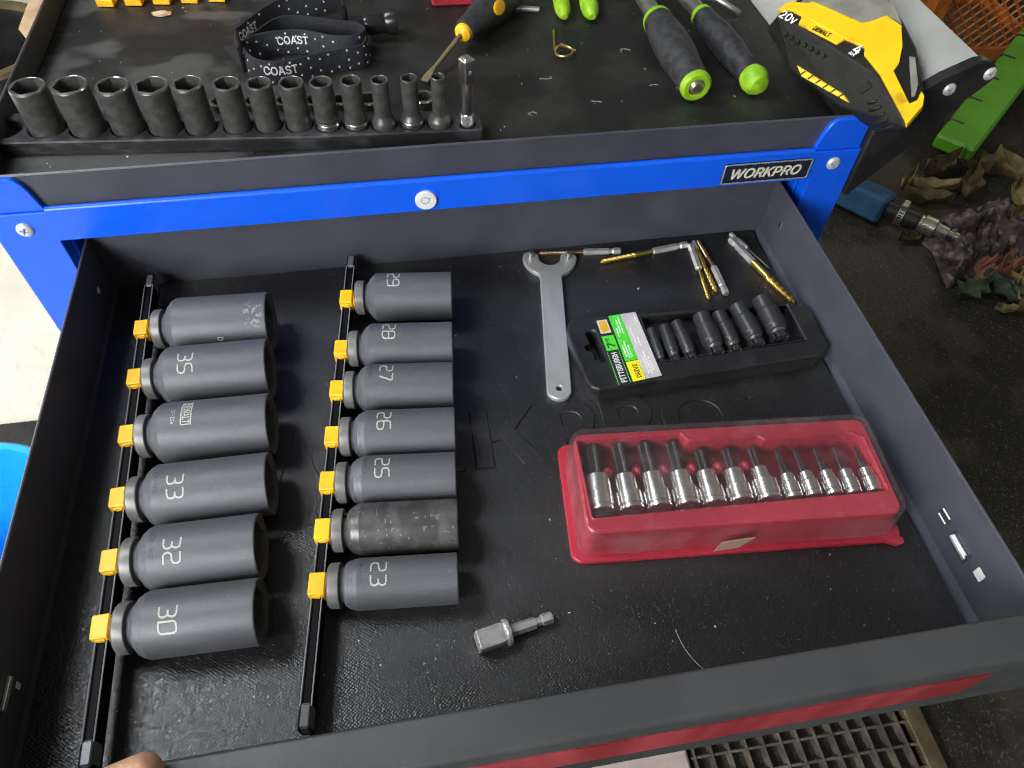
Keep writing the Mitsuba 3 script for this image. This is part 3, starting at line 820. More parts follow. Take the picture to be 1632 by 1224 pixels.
lb = part(tr, 'label', lrect(0, 0, 1, 1, .0160, .01625), 'dark_label', label='printed card label in green, yellow and grey')
part(lb, 'green_band', lrect(.36, .30, .64, 1, .01625, .01640), 'green_label')
part(lb, 'green_square', lrect(.05, .49, .32, .71, .01625, .01640), 'green_label')
part(lb, 'yellow_square', lrect(.36, .012, .64, .29, .01625, .01640), 'yellow_label')
part(lb, 'grey_band', lrect(.645, .012, 1, 1, .01625, .01640), 'grey_label')
part(lb, 'badge', cat(lrect(.06, .75, .30, .955, .01625, .01633)), 'cream_print')
part(lb, 'badge', cat(lrect(.09, .77, .27, .935, .01633, .01640)), 'amber_label')
part(lb, 'lettering', cat(lmap(text('PITTSBURGH', .01, .00012, True), .12, .03, .25, .455, .01625)), 'white_print', False)
for a_ in (('7', .10, .53, .27, .60), ('PC', .10, .62, .18, .68), ('DRIVE', .47, .05, .58, .24)):
    part(lb, 'lettering', lmap(text(a_[0], .01, .00010, True), *a_[1:], .01641), 'dark_label', False)
for (u0, u1) in ((.045, .058), (.30, .313)):
    part(lb, 'rule', lrect(u0, .005, u1, .475, .01625, .01636), 'green_label')
bars = []
for (u0, v0, v1) in ((.41, .36, .56), (.47, .34, .60), (.53, .35, .52), (.42, .66, .80), (.48, .72, .95), (.54, .70, .97), (.74, .08, .34), (.80, .06, .40), (.86, .10, .32), (.72, .52, .78), (.80, .48, .62), (.92, .84, .96)):
    v = v0
    while v < v1 - .02:
        w = float(rng.uniform(.015, .05))
        bars.append(lrect(u0, v, u0 + .030, min(v + w, v1), .0164, .01648))
        v += w + .010
part(lb, 'fine_print', cat(*bars), 'white_print', False, kind='stuff')

SM = [((.1438, -.1205), (.1440, -.1485), .0042, .0036), ((.1549, -.1195), (.1552, -.1475), .0052, .0043), ((.1659, -.1172), (.1678, -.1468), .0058, .0046), ((.1871, -.1147), (.1884, -.1467), .0081, .0071), ((.2030, -.1133), (.2050, -.1452), .0066, .0062), ((.2206, -.1085), (.2243, -.1422), .0079, .0072), ((.2426, -.1050), (.2444, -.1395), .0092, .0084)]
SML = ['smallest black socket, nearest the label', 'second smallest black socket from the label', 'third black socket from the label, with a bright lower ring', 'wide ribbed black socket, fourth from the label', 'fifth black socket from the label', 'sixth black socket from the label, tapering', 'largest black socket, farthest from the label']
for (a, b, r0, r1), lab in zip(SM, SML):
    a, b = V(*a, .0062 + r0 + .0052), V(*b, .0062 + r0 + .0030)
    L = np.linalg.norm(a - b)
    F = frame(b, a - b)
    k = thing('universal_socket', lab + ' in the black tray', 'socket', 'small universal impact sockets in the black tray')
    m = revolve([(0, 0), (0, r0 * .80), (.0008, r0 * .9), (L * .14, r0 * .94), (L * .16, r0), (L * .60, r0 * .99), (L * .63, r1 * .97), (L * .66, r1 * .93), (L - .001, r1), (L, r1 * .92), (L, 0)], 40)
    m -= m3.Manifold.cylinder(L * .5, r1 * .72, r1 * .72, 6).rotate([0, 90, 0]).translate([L * .6, 0, 0])
    part(k, 'body', xf(from_manifold(m), F), 'small_oxide', 28)
    part(k, 'joint_ring', xf(from_manifold(revolve([(-.0018, 0), (-.0018, r0 * .62), (-.0005, r0 * .74), (.0012, r0 * .76), (.0012, 0)], 32)), F), 'upright_oxide', 28)
    part(k, 'drive_stub', xf(cbox(-.0065, -.0012, -r0 * .40, r0 * .40, -r0 * .40, r0 * .40, .0005), F), 'small_oxide')
    part(tr, 'post', cat(cbox(b[0] - r0 * .75, b[0] - r0 * .46, b[1] - .0078, b[1] - .0012, .0062, b[2] + r0 * .2, .0004), cbox(b[0] + r0 * .46, b[0] + r0 * .75, b[1] - .0078, b[1] - .0012, .0062, b[2] + r0 * .2, .0004)), 'black_plastic')

# ================================================================== RED BIT SOCKET CASE
cs = thing('bit_case', 'red plastic case with a scuffed clear lid over twelve bit sockets', 'tool case')
# outlines in the drawer plane, back-left, back-right, front-right, front-left
CO = [V(.0520, -.2150), V(.2700, -.2325), V(.2630, -.3160), V(.0440, -.2985)]
cpoly = lambda d, r: Polygon(CO).buffer(d, join_style=2).buffer(-r).buffer(r, 12)
part(cs, 'base', bevel_poly(cpoly(.0040, .008), .0004, .0042, .0008), 'red_plastic')
part(cs, 'corner_tab', hull([(x_, y_, z_) for x_, y_ in ((.2625, -.3150), (.2665, -.3190), (.2660, -.3222), (.2615, -.3232), (.2540, -.3190)) for z_ in (.0006, .0040)]), 'red_plastic')
recp = Polygon([(.0574, -.2250), (.1307, -.2300), (.1345, -.2372), (.1840, -.2400), (.1880, -.2440), (.2480, -.2460), (.2580, -.2520), (.2560, -.2950), (.0545, -.2850)]).buffer(-.002).buffer(.002, 8)
inner = cpoly(-.0042, .007)
part(cs, 'tray', cat(bevel_poly(inner.difference(recp), .0042, .0292, .0012)), 'red_plastic', 30)
part(cs, 'recess_floor', bevel_poly(recp.buffer(.0004), .0042, .0120, .0003), 'red_deep')
part(cs, 'rim', bevel_poly(recp.buffer(.0016, 8).difference(recp), .0285, .0300, .0005), 'red_plastic')


def lid():
    r0, r1 = cpoly(-.0002, .008), cpoly(-.0030, .008)
    levels = [(r0, .0043), (cpoly(-.0012, .008), .0180), (cpoly(-.0022, .008), .0318), (cpoly(-.0031, .0085), .0336), (cpoly(-.0044, .0085), .0341)]
    rings = []
    for p, z in levels:
        ex = np.array(p.exterior.coords)[:-1]
        ln = p.exterior
        start = ln.project(Point(*CO[3]))
        pts = [ln.interpolate((start + s) % ln.length) for s in np.linspace(0, ln.length, 121)[:-1]]
        rings.append(np.array([(a.x, a.y, z) for a in pts]))
    v = np.vstack(rings)
    # slight sag and dents
    v[:, 2] += np.where(v[:, 2] > .03, .0009 * (meshkit.noise(v * 60, 3) - .5), 0)
    v[:, :2] += .0007 * (meshkit.noise(v * 45, 5)[:, None] - .5) * (v[:, 2:] < .025)
    n = 120
    f = [[L * n + k, L * n + (k + 1) % n, (L + 1) * n + (k + 1) % n, (L + 1) * n + k] for L in range(len(levels) - 1) for k in range(n)]
    tri = np.vstack([[[a, b, c], [a, c, d]] for a, b, c, d in f])
    last = rings[-1]
    cv, cf = trimesh.creation.triangulate_polygon(Polygon(last[:, :2]), engine='earcut')
    cap = trimesh.Trimesh(np.c_[cv, np.full(len(cv), .0341)], cf, process=False)
    return trimesh.util.concatenate([trimesh.Trimesh(v, tri, process=False), cap])


part(cs, 'lid', lid(), 'clear_plastic', 50, 'clear scuffed plastic lid')
part(cs, 'tape', plate([(.1350, -.3093, .0215), (.1500, -.3103, .0245), (.1570, -.3109, .0245), (.1490, -.3102, .0105), (.1330, -.3091, .0075)], .0002, .0012), 'yellowed_tape', label='yellowed scrap of tape on the lid')
dots = []
for j in range(150):
    u = rng.uniform(.03, .97)
    grp = math.sin(u * 75) > -.35
    if not grp:
        continue
    pnt = (CO[3] * (1 - u) + CO[2] * u) + V(.0055, .0110 + rng.uniform(-.0032, .0032))
    dots.append(move(trimesh.creation.icosphere(1, rng.uniform(.00025, .00045)), pnt[0], pnt[1], .0293))
part(cs, 'raised_dots', cat(*dots), 'red_plastic', True, kind='stuff')
for j, (x, y) in enumerate([(.0745, -.2490), (.0945, -.2508), (.1132, -.2525), (.1325, -.2545), (.1510, -.2562), (.1700, -.2580)]):
    part(cs, 'knob', xf(lathe([(0, .0040), (.010, .0036), (.0125, .0028), (.0138, .0012), (.0140, 0)], 20), frame((x, y, .0118), (0, 0, 1), (1, 0, 0))), 'red_plastic')
BITS = [((.0631, -.2784), (.0645, -.2502), (.0684, -.2264), .0084, .0033), ((.0833, -.2806), (.0851, -.2522), (.0862, -.2279), .0084, .0035), ((.1019, -.2820), (.1033, -.2537), (.1047, -.2295), .0085, .0033), ((.1209, -.2834), (.1228, -.2556), (.1244, -.2318), .0085, .0031), ((.1392, -.2847), (.1406, -.2578), (.1421, -.2410), .0083, .0027), ((.1581, -.2854), (.1606, -.2594), (.1615, -.2427), .0083, .0022), ((.1771, -.2873), (.1787, -.2605), (.1798, -.2445), .0085, .0021), ((.1942, -.2885), (.1964, -.2684), (.1970, -.2492), .0060, .0019), ((.2082, -.2890), (.2099, -.2687), (.2102, -.2506), .0059, .0017), ((.2226, -.2902), (.2244, -.2699), (.2249, -.2522), .0059, .0017), ((.2363, -.2913), (.2384, -.2710), (.2391, -.2528), .0057, .0015), ((.2512, -.2918), (.2532, -.2717), (.2538, -.2544), .0057, .0013)]
NTH = ['first', 'second', 'third', 'fourth', 'fifth', 'sixth', 'seventh', 'eighth', 'ninth', 'tenth', 'eleventh', 'last']
for i, (lo, tp, ti, r, rt) in enumerate(BITS):
    r, rt = r * 1.09, rt * 1.25
    z = .0122 + r if r > .007 else .0122 + r + .0036
    lo, ti = V(*lo, z), V(*ti, z)
    F = frame(lo, ti - lo)
    Lb = np.linalg.norm(V(*tp) - lo[:2]) - .001
    Lt = np.linalg.norm(ti - lo)
    size = 'thick' if i < 4 else 'medium' if i < 7 else 'thin'
    k = thing('bit_socket', (f'chrome bit socket with a {size} star bit, {NTH[i]} from the left in the red case' if i < 11 else 'rightmost chrome bit socket, thinnest star bit, in the red case'), 'bit socket', 'chrome bit sockets in the red case')
    sh = .62 if i not in (0,) else .99
    rs = r * (.84 if i != 6 else .72)
    st = Lb * (.48 if i < 6 else .58)
    if i == 0:
        rs = r
    m = revolve([(0, 0), (0, r * .86), (.0006, r * .95), (.0018, r * .97), (.0022, r * .93), (.0034, r * .93), (.0038, r), (st, r), (st + .0010, rs), (Lb - .0012, rs), (Lb - .0002, rs * .9), (Lb, rs * .62), (Lb, 0)], 44)
    m -= m3.Manifold.cube([.012, r * .95, r * .95], True)
    part(k, 'base', xf(from_manifold(m), F), 'soft_chrome', 16)
    n = 24
    th = np.arange(n) * 2 * np.pi / n
    star = rt * (1 + .16 * np.cos(6 * th))
    vv, f = [], []
    tpr = 1.0 if i < 7 else .72
    for x, s in ((Lb - .0005, 1.12 if i >= 7 else 1.0), (Lb + (Lt - Lb) * .35, 1.08 if i >= 7 else 1.0), (Lb + (Lt - Lb) * .5, tpr), (Lt - .0008, tpr), (Lt, tpr * .8)):
        vv.append(np.c_[np.full(n, x), star * s * np.cos(th), star * s * np.sin(th)])
    for a in range(4):
        for b in range(n):
            p_, q_ = a * n + b, a * n + (b + 1) % n
            f += [[p_, q_, q_ + n], [p_, q_ + n, p_ + n]]
    vv = np.vstack(vv + [[[Lt, 0, 0]]])
    f += [[4 * n + b, 5 * n, 4 * n + (b + 1) % n][::-1] for b in range(n)]
    part(k, 'bit', xf(trimesh.Trimesh(vv, f, process=False), F), 'bit_dark', 25)

# ================================================================== SQUARE DRIVE ADAPTER
ad = thing('drive_adapter', 'silver square drive adapter with a hex shank lying alone on the drawer mat', 'socket adapter')
F = frame((-.0295, -.3448, .0077), (.0487, .0092, -.0022)) @ np.array(trimesh.transformations.rotation_matrix(math.radians(8), [1, 0, 0]))
sq = m3.Manifold.batch_hull([m3.Manifold.sphere(.0012, 12).translate([x, y, z]) for x in (.0012, .0150) for y in (-.0050, .0050) for z in (-.0050, .0050)] + [m3.Manifold.sphere(.0010, 12).translate([.0185, y, z]) for y in (-.0045, .0045) for z in (-.0045, .0045)])
part(ad, 'square', xf(from_manifold(sq), F), 'adapter_steel', 40)
part(ad, 'collar', xf(from_manifold(revolve([(.0175, 0), (.0175, .0060), (.0182, .0078), (.0188, .0083), (.0206, .0083), (.0212, .0076), (.0222, .0050), (.0222, 0)], 40)), F), 'adapter_steel', 28)
part(ad, 'shank', xf(lathe([(.0220, .0030), (.0235, .0037), (.0380, .0037), (.0388, .0027), (.0418, .0027), (.0426, .0037), (.0490, .0037), (.0495, .0031)], 6), F), 'adapter_steel', 20)

# ================================================================== ON TOP OF THE CART
tm = single('top_mat', cbox(-0.3360, 0.3345, YB + 0.0085, 0.4178, 0.1030, 0.1052, 0.0005), 'rubber_top', 'dusty black rubber mat covering the top of the tool cart', 'mat')
ZT = 0.1053
# ---- black socket holder
E = [(-.3033, .0594), (-.2728, .0557), (-.2432, .0531), (-.2155, .0498), (-.1891, .0467), (-.1613, .0442), (-.1379, .0423), (-.1145, .0409), (-.0925, .0370), (-.0707, .0357), (-.0492, .0332), (-.0273, .0328), (-.0057, .0302), (.0158, .0260)]
EH = [.0336, .0350, .0340, .0344, .0358, .0356, .0353, .0350, .0364, .0370, .0376, .0380, .0391, .0556]
ER = [.0128, .0128, .0122, .0122, .0110, .0101, .0094, .0095, .0086, .0079, .0066, .0064, .0054, .0048]
hold = thing('socket_holder', 'long black plastic holder with a row of upright sockets along the cart edge', 'socket holder')
strip = Polygon([(-.372, .0455), (-.333, .0420), (-.104, .0230), (.0262, .0172), (.0275, .0195), (.0275, .0400), (.0180, .0450), (-.104, .0610), (-.3330, .0820), (-.372, .0850)])
strip = strip.intersection(sbox(-.3362, 0, .1, .2)).buffer(-.002).buffer(.002, 8)
sh = strip
for (x, y), r in zip(E, ER):
    rr = max(r * 1.10, .0078) if r > .0086 else .0065 if r < .005 else .0098
    sh = sh.difference(Point(x, y).buffer(rr, 20))
empty = Point(-.3345, .0610).buffer(.0125, 24)
sh = sh.difference(empty)
part(hold, 'body', cat(bevel_poly(sh, .1085, .1172, .0010), bevel_poly(strip, ZT, .1085, .0002)), 'holder_black', 30)
NE = ['largest', 'second', 'third', 'fourth', 'fifth', 'sixth', 'seventh', 'eighth', 'ninth', 'tenth', 'eleventh', 'twelfth', 'slimmest']
for i in range(13):
    (x, y), h, r = E[i], EH[i] + .0085, ER[i]
    k = thing('upright_socket', (f'{NE[i]} upright dark socket, ' if i in (0, 12) else f'{NE[i]} upright dark socket ') + ('at the left end of the black holder' if i == 0 else 'beside the chrome extension bar in the black holder' if i == 12 else 'from the left in the black holder'), 'socket', 'dark sockets standing in the black holder')
    flare = i >= 8
    rb = r * (1.0 if not flare else 1.0 + .06 * (i - 7))
    if flare:
        rb = max(rb, .0092)
        p = [(0, 0), (0, rb), (.0100, rb), (.0118, rb * .99), (.0140, rb * .90), (.0165, r * 1.08), (.0190, r), (h - .0012, r), (h, r * .93), (h, 0)]
    else:
        p = [(0, 0), (0, r), (h - .0014, r), (h, r * .93), (h, 0)]
    m = revolve(p, 48)
    hr = r * .87
    m -= m3.Manifold.cylinder(.022, hr, hr, 6).rotate([0, 90, 0]).rotate([rng.uniform(0, 60), 0, 0]).translate([h - .02, 0, 0])
    Fz = frame((x, y, .1087), (0.002 * rng.normal(), 0.002 * rng.normal(), 1), (1, 0, 0))
    part(k, 'body', xf(from_manifold(m), Fz), 'upright_oxide', 28)
    part(k, 'rim', xf(from_manifold(revolve([(h - .0010, r * .90), (h - .0010, r * .985), (h + .0002, r * .965), (h + .0003, r * .93), (h - .0006, r * .90)], 48)), Fz), 'bright_rim', 28)
    if flare and i in (8, 9, 11):
        part(k, 'base_ring', xf(from_manifold(revolve([(.0098, rb * .9), (.0098, rb + .0002), (.0112, rb + .0002), (.0124, rb * .97), (.0134, rb * .90)], 48)), Fz), 'bright_rim', 28)
# extension bar
ex = thing('extension_bar', 'shiny chrome extension bar standing at the right end of the black holder', 'extension bar')
(x, y), h, r = E[13], EH[13] + .0085, ER[13]
Fz = frame((x, y, .1087), (0, 0, 1), (0.55, -1, 0))
part(ex, 'bar', xf(from_manifold(revolve([(0, 0), (0, r * 1.02), (.0080, r * 1.02), (.0085, r * 1.02), (.0180, r * 1.02), (.0186, r * .94), (h - .0185, r * .94), (h - .0170, r * .86), (h - .0165, 0)], 40)), Fz), 'soft_chrome', 28)
kn = []
for s in (1, -1):
    for j in range(26):
        a0 = j * 2 * math.pi / 26
        zz = np.linspace(.0092, .0178, 8)
        aa = a0 + s * (zz - .0092) * 120
        kn.append(tube(np.c_[zz, (r * 1.03) * np.cos(aa), (r * 1.03) * np.sin(aa)], .00022, 4))
part(ex, 'knurl', xf(cat(*kn), Fz), 'satin_chrome', True)
dr_sq = m3.Manifold.batch_hull([m3.Manifold.sphere(.0008, 10).translate([xx, yy, zz]) for xx in (h - .019, h - .0022) for yy in (-.0037, .0037) for zz in (-.0037, .0037)] + [m3.Manifold.sphere(.0010, 10).translate([h - .0010, yy, zz]) for yy in (-.0025, .0025) for zz in (-.0025, .0025)])
dr_sq -= m3.Manifold.cylinder(.004, .0016, .0016, 14).translate([h - .0105, 0, .003])
part(ex, 'drive', xf(from_manifold(dr_sq), Fz), 'soft_chrome', 35)
# short sockets behind the row
for j, (x, y, r) in enumerate([(-.1755, .0720, .0085), (-.1500, .0700, .0085), (-.1255, .0680, .0085), (-.1030, .0655, .0085), (-.0820, .0640, .0085), (-.0600, .0625, .0100), (-.0160, .0600, .0095)]):
    k = thing('short_socket', f'short dark socket behind the upright row, ' + ['leftmost of seven', 'second from the left', 'third from the left', 'middle of seven', 'third from the right', 'second from the right', 'rightmost, below the screwdriver tip'][j], 'socket', 'short sockets standing behind the upright row')
    h = .0175
    m = revolve([(0, 0), (0, r), (h * .45, r), (h * .5, r * .97), (h - .001, r * .97), (h, r * .9), (h, 0)], 40) - m3.Manifold.cylinder(.012, r * .72, r * .72, 6).rotate([0, 90, 0]).translate([h - .01, 0, 0])
    part(k, 'body', xf(from_manifold(m), frame((x, y, ZT), (0, 0, 1), (1, 0, 0))), 'upright_oxide', 28)
    part(k, 'rim', xf(from_manifold(revolve([(h - .0008, r * .86), (h - .0008, r * .985), (h + .0003, r * .93), (h + .0003, r * .86)], 40)), frame((x, y, ZT), (0, 0, 1), (1, 0, 0))), 'bright_rim', 28)

# ---- screwdriver
sd = thing('screwdriver', 'black and yellow screwdriver with a worn steel blade on the cart top', 'screwdriver')
tipp, colp, endp = V(-.0112, .1070, .1085), V(.0275, .1560, .1225), V(.0920, .2390, .1265)
Fs = frame(tipp, colp - tipp)
Lsd = np.linalg.norm(colp - tipp)
part(sd, 'shaft', xf(cat(lathe([(.012, .0021), (Lsd, .0021)], 16), hull([(0, y_, z_) for y_ in (-.0034, .0034) for z_ in (-.0005, .0005)] + [(.006, y_, z_) for y_ in (-.0036, .0036) for z_ in (-.0009, .0009)] + [(.016, y_, z_) for y_ in (-.0017, .0017) for z_ in (-.0019, .0019)])), Fs), 'ochre_metal', 30)
Fh = frame(colp, endp - colp)
Lh = np.linalg.norm(endp - colp)
part(sd, 'collar', xf(from_manifold(revolve([(-.0015, 0), (-.0015, .0030), (0, .0062), (.0020, .0078), (.0060, .0082), (.0062, 0)], 32)), Fh), 'yellow_plastic', 30)
hd = part(sd, 'handle', xf(from_manifold(revolve([(.0050, 0), (.0050, .0095), (.0080, .0110), (.0180, .0105), (.0280, .0125), (.0450, .0155), (.0700, .0165), (.0950, .0160), (Lh, .0120), (Lh, 0)], 40)), Fh), 'grip_rubber', 30)
for (xx, aa) in ((.047, 62), (.078, 62), (.047, 152), (.078, 152), (.047, -28)):
    a = math.radians(aa)
    ov = trimesh.creation.icosphere(3, 1.0)
    ov.vertices = ov.vertices * [.0095, .0062, .0016]
    nn = V(0, math.cos(a), math.sin(a))
    part(hd, 'inset', xf(ov, Fh @ frame(nn * .0152 + V(xx, 0, 0), (1, 0, 0), nn)), 'yellow_plastic', True)

# ---- pliers with lime grips
pl = thing('pliers', 'pliers with bright lime green grip ends at the back of the cart top', 'pliers')
for xx, yy, rr in ((.1325, .1975, .0078), (.1595, .1950, .0088)):
    pts = smooth_path([(xx, yy, .1128), (xx + .0025, yy + .03, .1140), (xx + .008, yy + .07, .1150), (.152, yy + .12, .1150)], 20)
    rad = np.r_[.35, .75, .95, np.ones(15), .9, .5] * rr
    part(pl, 'grip', tube(pts, rad, 20), 'lime_grip')
part(pl, 'jaw', cbox(.145, .159, .305, .36, .108, .120, .003), 'dull_metal')

# ---- wire hook
hk = V(.1200, .1420)
ringpts = [(hk[0] + .0078 * math.cos(a), hk[1] - .0005 + .0078 * math.sin(a), .1066 + .0005 * a) for a in np.linspace(math.radians(175), math.radians(175 + 350), 40)]
single('wire_hook', cat(tube([(.1194, .1855, .1064), (.1135, .1520, .1066)] + ringpts, .0011, 8)), 'gold', 'small bent wire pin with a ring end on the cart top', 'wire pin')
single('wire_scrap', tube(smooth_path([(.1215, .1620, .1058), (.1275, .1545, .1060), (.1330, .1480, .1058)], 10), .0007, 6), 'dull_metal', 'short straight wire scrap beside the ring pin', 'wire')

# ---- two gripped tools
def grip_tool(name, label, c0, c1, r0, r1, r2, end):
    k = thing(name, label, 'hand tool', 'tools with black and lime grips')
    c0, c1 = V(c0), V(c1)
    F = frame(c0, c1 - c0)
    L = np.linalg.norm(c1 - c0)
    part(k, 'shaft', xf(lathe([(-.11, .0085), (-.04, .0080), (.004, .0070)], 28), F), 'dull_metal')
    part(k, 'collar', xf(from_manifold(revolve([(-.004, 0), (-.004, r0 * .80), (-.002, r0 * .97), (.0035, r0 * 1.02), (.0045, 0)], 36)), F), 'lime_grip')
    part(k, 'grip', xf(from_manifold(revolve([(.003, 0), (.003, r0 * .98), (.010, r0 * 1.03), (L * .35, r1), (L * .6, r1 * .99), (L * .85, r2 * 1.04), (L, r2), (L, 0)], 40)), F), 'grip_rubber')
    if end == 'ring':
        part(k, 'end_ring', xf(from_manifold(revolve([(L - .001, r2 * .55), (L - .001, r2 * 1.03), (L + .0025, r2 * 1.02), (L + .0045, r2 * .86), (L + .0045, r2 * .55)], 36)), F), 'lime_grip')
        part(k, 'end_core', xf(from_manifold(revolve([(L - .002, 0), (L - .002, r2 * .50), (L + .004, r2 * .48), (L + .0062, r2 * .32), (L + .0064, 0)], 30)), F), 'dull_metal')
    else:
        part(k, 'end_knob', xf(from_manifold(revolve([(L - .001, 0), (L - .001, r2 * 1.05), (L + .004, r2 * 1.16), (L + .011, r2 * 1.08), (L + .016, r2 * .75), (L + .0175, r2 * .3), (L + .0178, 0)], 36)), F), 'lime_grip')


grip_tool('ratchet', 'thick black gripped tool with a lime ring and steel core at its end', (.2135, .1655, .1215), (.2150, .0560, .1200), .0135, .0165, .0130, 'ring')
grip_tool('ratchet', 'slimmer black gripped tool with a rounded lime end knob', (.2610, .1745, .1190), (.2715, .0690, .1170), .0105, .0132, .0105, 'knob')
# silver rod, red box, crumbs, small hook at the back edge
single('steel_rod', tube([(.0870, .2300, .1085), (.1130, .2240, .1085)], .0026, 12), 'satin_chrome', 'short shiny steel rod at the back of the cart top', 'rod')
single('red_box', cbox(.0100, .0510, .2450, .2900, ZT, .1220, .002), 'red_plastic', 'red box at the back of the cart top', 'box')
bp = trimesh.creation.icosphere(3, 1.0)
bp.vertices = bp.vertices * [.0085, .0045, .0022] * (1 + .5 * (meshkit.noise(bp.vertices * 2.2, 4)[:, None] - .5)) + V(-.2440, .2540, .1070)
single('peel_scrap', bp, 'cardboard', 'tan crumpled scrap beside the yellow clips', 'scrap', smooth=True)
single('bent_bracket', tube(smooth_path([(.283, .232, .110), (.292, .215, .1135), (.300, .203, .1125), (.310, .197, .108)], 16), .0032, 10), 'dull_metal', 'small bent metal bracket by the flared side', 'bracket')
yr = thing('clip_rail', 'rail of yellow clips at the back left of the cart top', 'socket rail')
part(yr, 'bar', cbox(-.322, -.16, .2912, .3030, ZT, .114, .001), 'rail_black')
for j, x in enumerate((-.2975, -.2720, -.2465, -.2210, -.1955)):
    part(yr, 'clip', hull([(x - .0078, .2750, .1062), (x + .0072, .2730, .1062), (x + .0072, .2730, .1120), (x - .0078, .2750, .1120), (x - .0090, .2910, .1062), (x + .0090, .2910, .1062), (x + .009, .2910, .124), (x - .009, .2910, .124)]), 'yellow_plastic')

# ---- head torch strap
hl = thing('head_torch', 'black elastic head torch strap with white dots and lettering, coiled on the cart top', 'head torch')


def ribbon(path, h, z0=.1058, th=.0011, lean=0.0, n=90, closed=False):
    """upright band along a plan path (x, y[, lift]); returns mesh and a placing function (s 0..1 along, v height, w out)."""
    p = smooth_path([(a[0], a[1], a[2] if len(a) > 2 else 0) for a in path], n, closed)
    t = np.gradient(p[:, :2], axis=0)
    t /= np.linalg.norm(t, axis=1, keepdims=True)
    nn = np.c_[t[:, 1], -t[:, 0]]
    s = np.r_[0, np.cumsum(np.linalg.norm(np.diff(p, axis=0), axis=1))]
    lo = np.c_[p[:, :2], z0 + p[:, 2]]
    up = np.c_[nn * -lean, np.full(len(p), 1.0)]
    up /= np.linalg.norm(up, axis=1, keepdims=True)
    hi = lo + up * h
    o = np.c_[nn, 0 * nn[:, :1]] * th / 2
    mid = lo + up * h / 2
    secs = [lo + o, mid + o * 1.6, hi + o, hi - o, mid - o * 1.6, lo - o]
    v = np.stack(secs, 1).reshape(-1, 3)
    f = []
    for i in range(len(p) - 1):
        for k in range(6):
            a, b = i * 6 + k, i * 6 + (k + 1) % 6
            f += [[a, b, b + 6], [a, b + 6, a + 6]]

    def at(sv, vv, w):
        i = np.interp(sv, s, np.arange(len(s)))
        L = lambda A: np.stack([np.interp(i, np.arange(len(s)), A[:, c]) for c in range(3)], -1)
        return L(lo) + L(up) * np.asarray(vv)[..., None] + L(np.c_[nn, 0 * nn[:, :1]]) * np.asarray(w)[..., None]
    return trimesh.Trimesh(v, f, process=False), at, s[-1]


def on_band(at, t, s0, v0, w):
    v, f = trimesh.remesh.subdivide_to_size(t.vertices, t.faces, .0025, max_iter=10)
    return trimesh.Trimesh(at(s0 + v[:, 0], v0 + v[:, 1], w + v[:, 2]), f, process=False)


def dots_on(at, L, h, side, gap=.0085):
    out = []
    row = 0
    for j, s in enumerate(np.arange(.004, L - .004, gap)):
        for v in ((.25, .75) if j % 2 else (.12, .5, .88)):
            if rng.random() < .25:
                continue
            d = trimesh.creation.cylinder(radius=.00085, height=.0003, sections=8)
            out.append(on_band(at, d, s + rng.normal() * .0004, v * h + rng.normal() * .0003, side * .00098))
    return cat(*out)


BH = .0205
bands = [([(-.1600, .1560), (-.1500, .1650), (-.1301, .1700), (-.1118, .1690), (-.0950, .1610), (-.0764, .1550), (-.0609, .1580), (-.0550, .1700), (-.0625, .1820), (-.0808, .1880), (-.1066, .1985), (-.1325, .1990), (-.1500, .1790), (-.1600, .1660)], BH, 1),
         ([(-.1690, .1770), (-.1610, .1900), (-.1470, .2120), (-.1311, .2300), (-.1063, .2400), (-.0809, .2480)], .0195, 1),
         ([(-.1630, .1480), (-.1560, .1330), (-.1457, .1235), (-.1312, .1205), (-.1090, .1260), (-.0922, .1320), (-.0722, .1370), (-.0590, .1420), (-.0545, .1560)], .0195, 1)]
for bi, (path, h, side) in enumerate(bands):
    mesh, at, L = ribbon(path, h, lean=.12)
    bk = part(hl, 'band', mesh, 'webbing', 50)
    part(bk, 'dots', dots_on(at, L * (.52 if bi == 0 else 1.0), h, side), 'white_print', False, kind='stuff')
    for s0, wd in {0: ((.030, .0270),), 1: ((.004, .0260),), 2: ((.032, .0290),)}[bi]:
        part(bk, 'lettering', on_band(at, fit_text('COAST', wd, .0072, .0002, True), s0, h * .42, side * .00098), 'white_print', False)
# triangular slack of strap, buckles and lamp
part(hl, 'strap_end', hull([(-.1850, .1890, .1056), (-.1650, .1905, .1056), (-.1560, .1300, .1056), (-.1530, .1210, .1056), (-.1850, .1890, .1064), (-.1650, .1905, .1064), (-.1560, .1300, .1064), (-.1530, .1210, .1064)]), 'webbing')
for (p0, p1) in (((-.1668, .1690, .1065), (-.1632, .1440, .1065)), ((-.0760, .2330, .1065), (-.0735, .2080, .1065))):
    p0, p1 = V(p0), V(p1)
    up = V(0, 0, .022)
    part(hl, 'buckle', cat(tube([p0, p1], .0020, 10), tube([p0 + up, p1 + up * .9], .0020, 10), tube([p0, p0 + up], .0020, 10), tube([p1, p1 + up * .9], .0020, 10), tube([(p0 + p1) / 2, (p0 + p1) / 2 + up], .0018, 10)), 'gloss_black')
lampk = part(hl, 'lamp', xf(from_manifold(revolve([(0, 0), (0, .0080), (.004, .0095), (.010, .0088), (.012, .0094), (.014, .0088), (.016, .0094), (.018, .0088), (.0205, .0105), (.027, .0118), (.029, .0118), (.029, 0)], 36)), frame((-.0570, .1905, .1180), (1, .10, .05))), 'gloss_black', label='black lamp head with a reddish lens')
part(lampk, 'lens', xf(from_manifold(revolve([(.0285, 0), (.0285, .0070), (.0296, .0060), (.0300, 0)], 30)), frame((-.0570, .1905, .1180), (1, .10, .05))), 'lens_red')

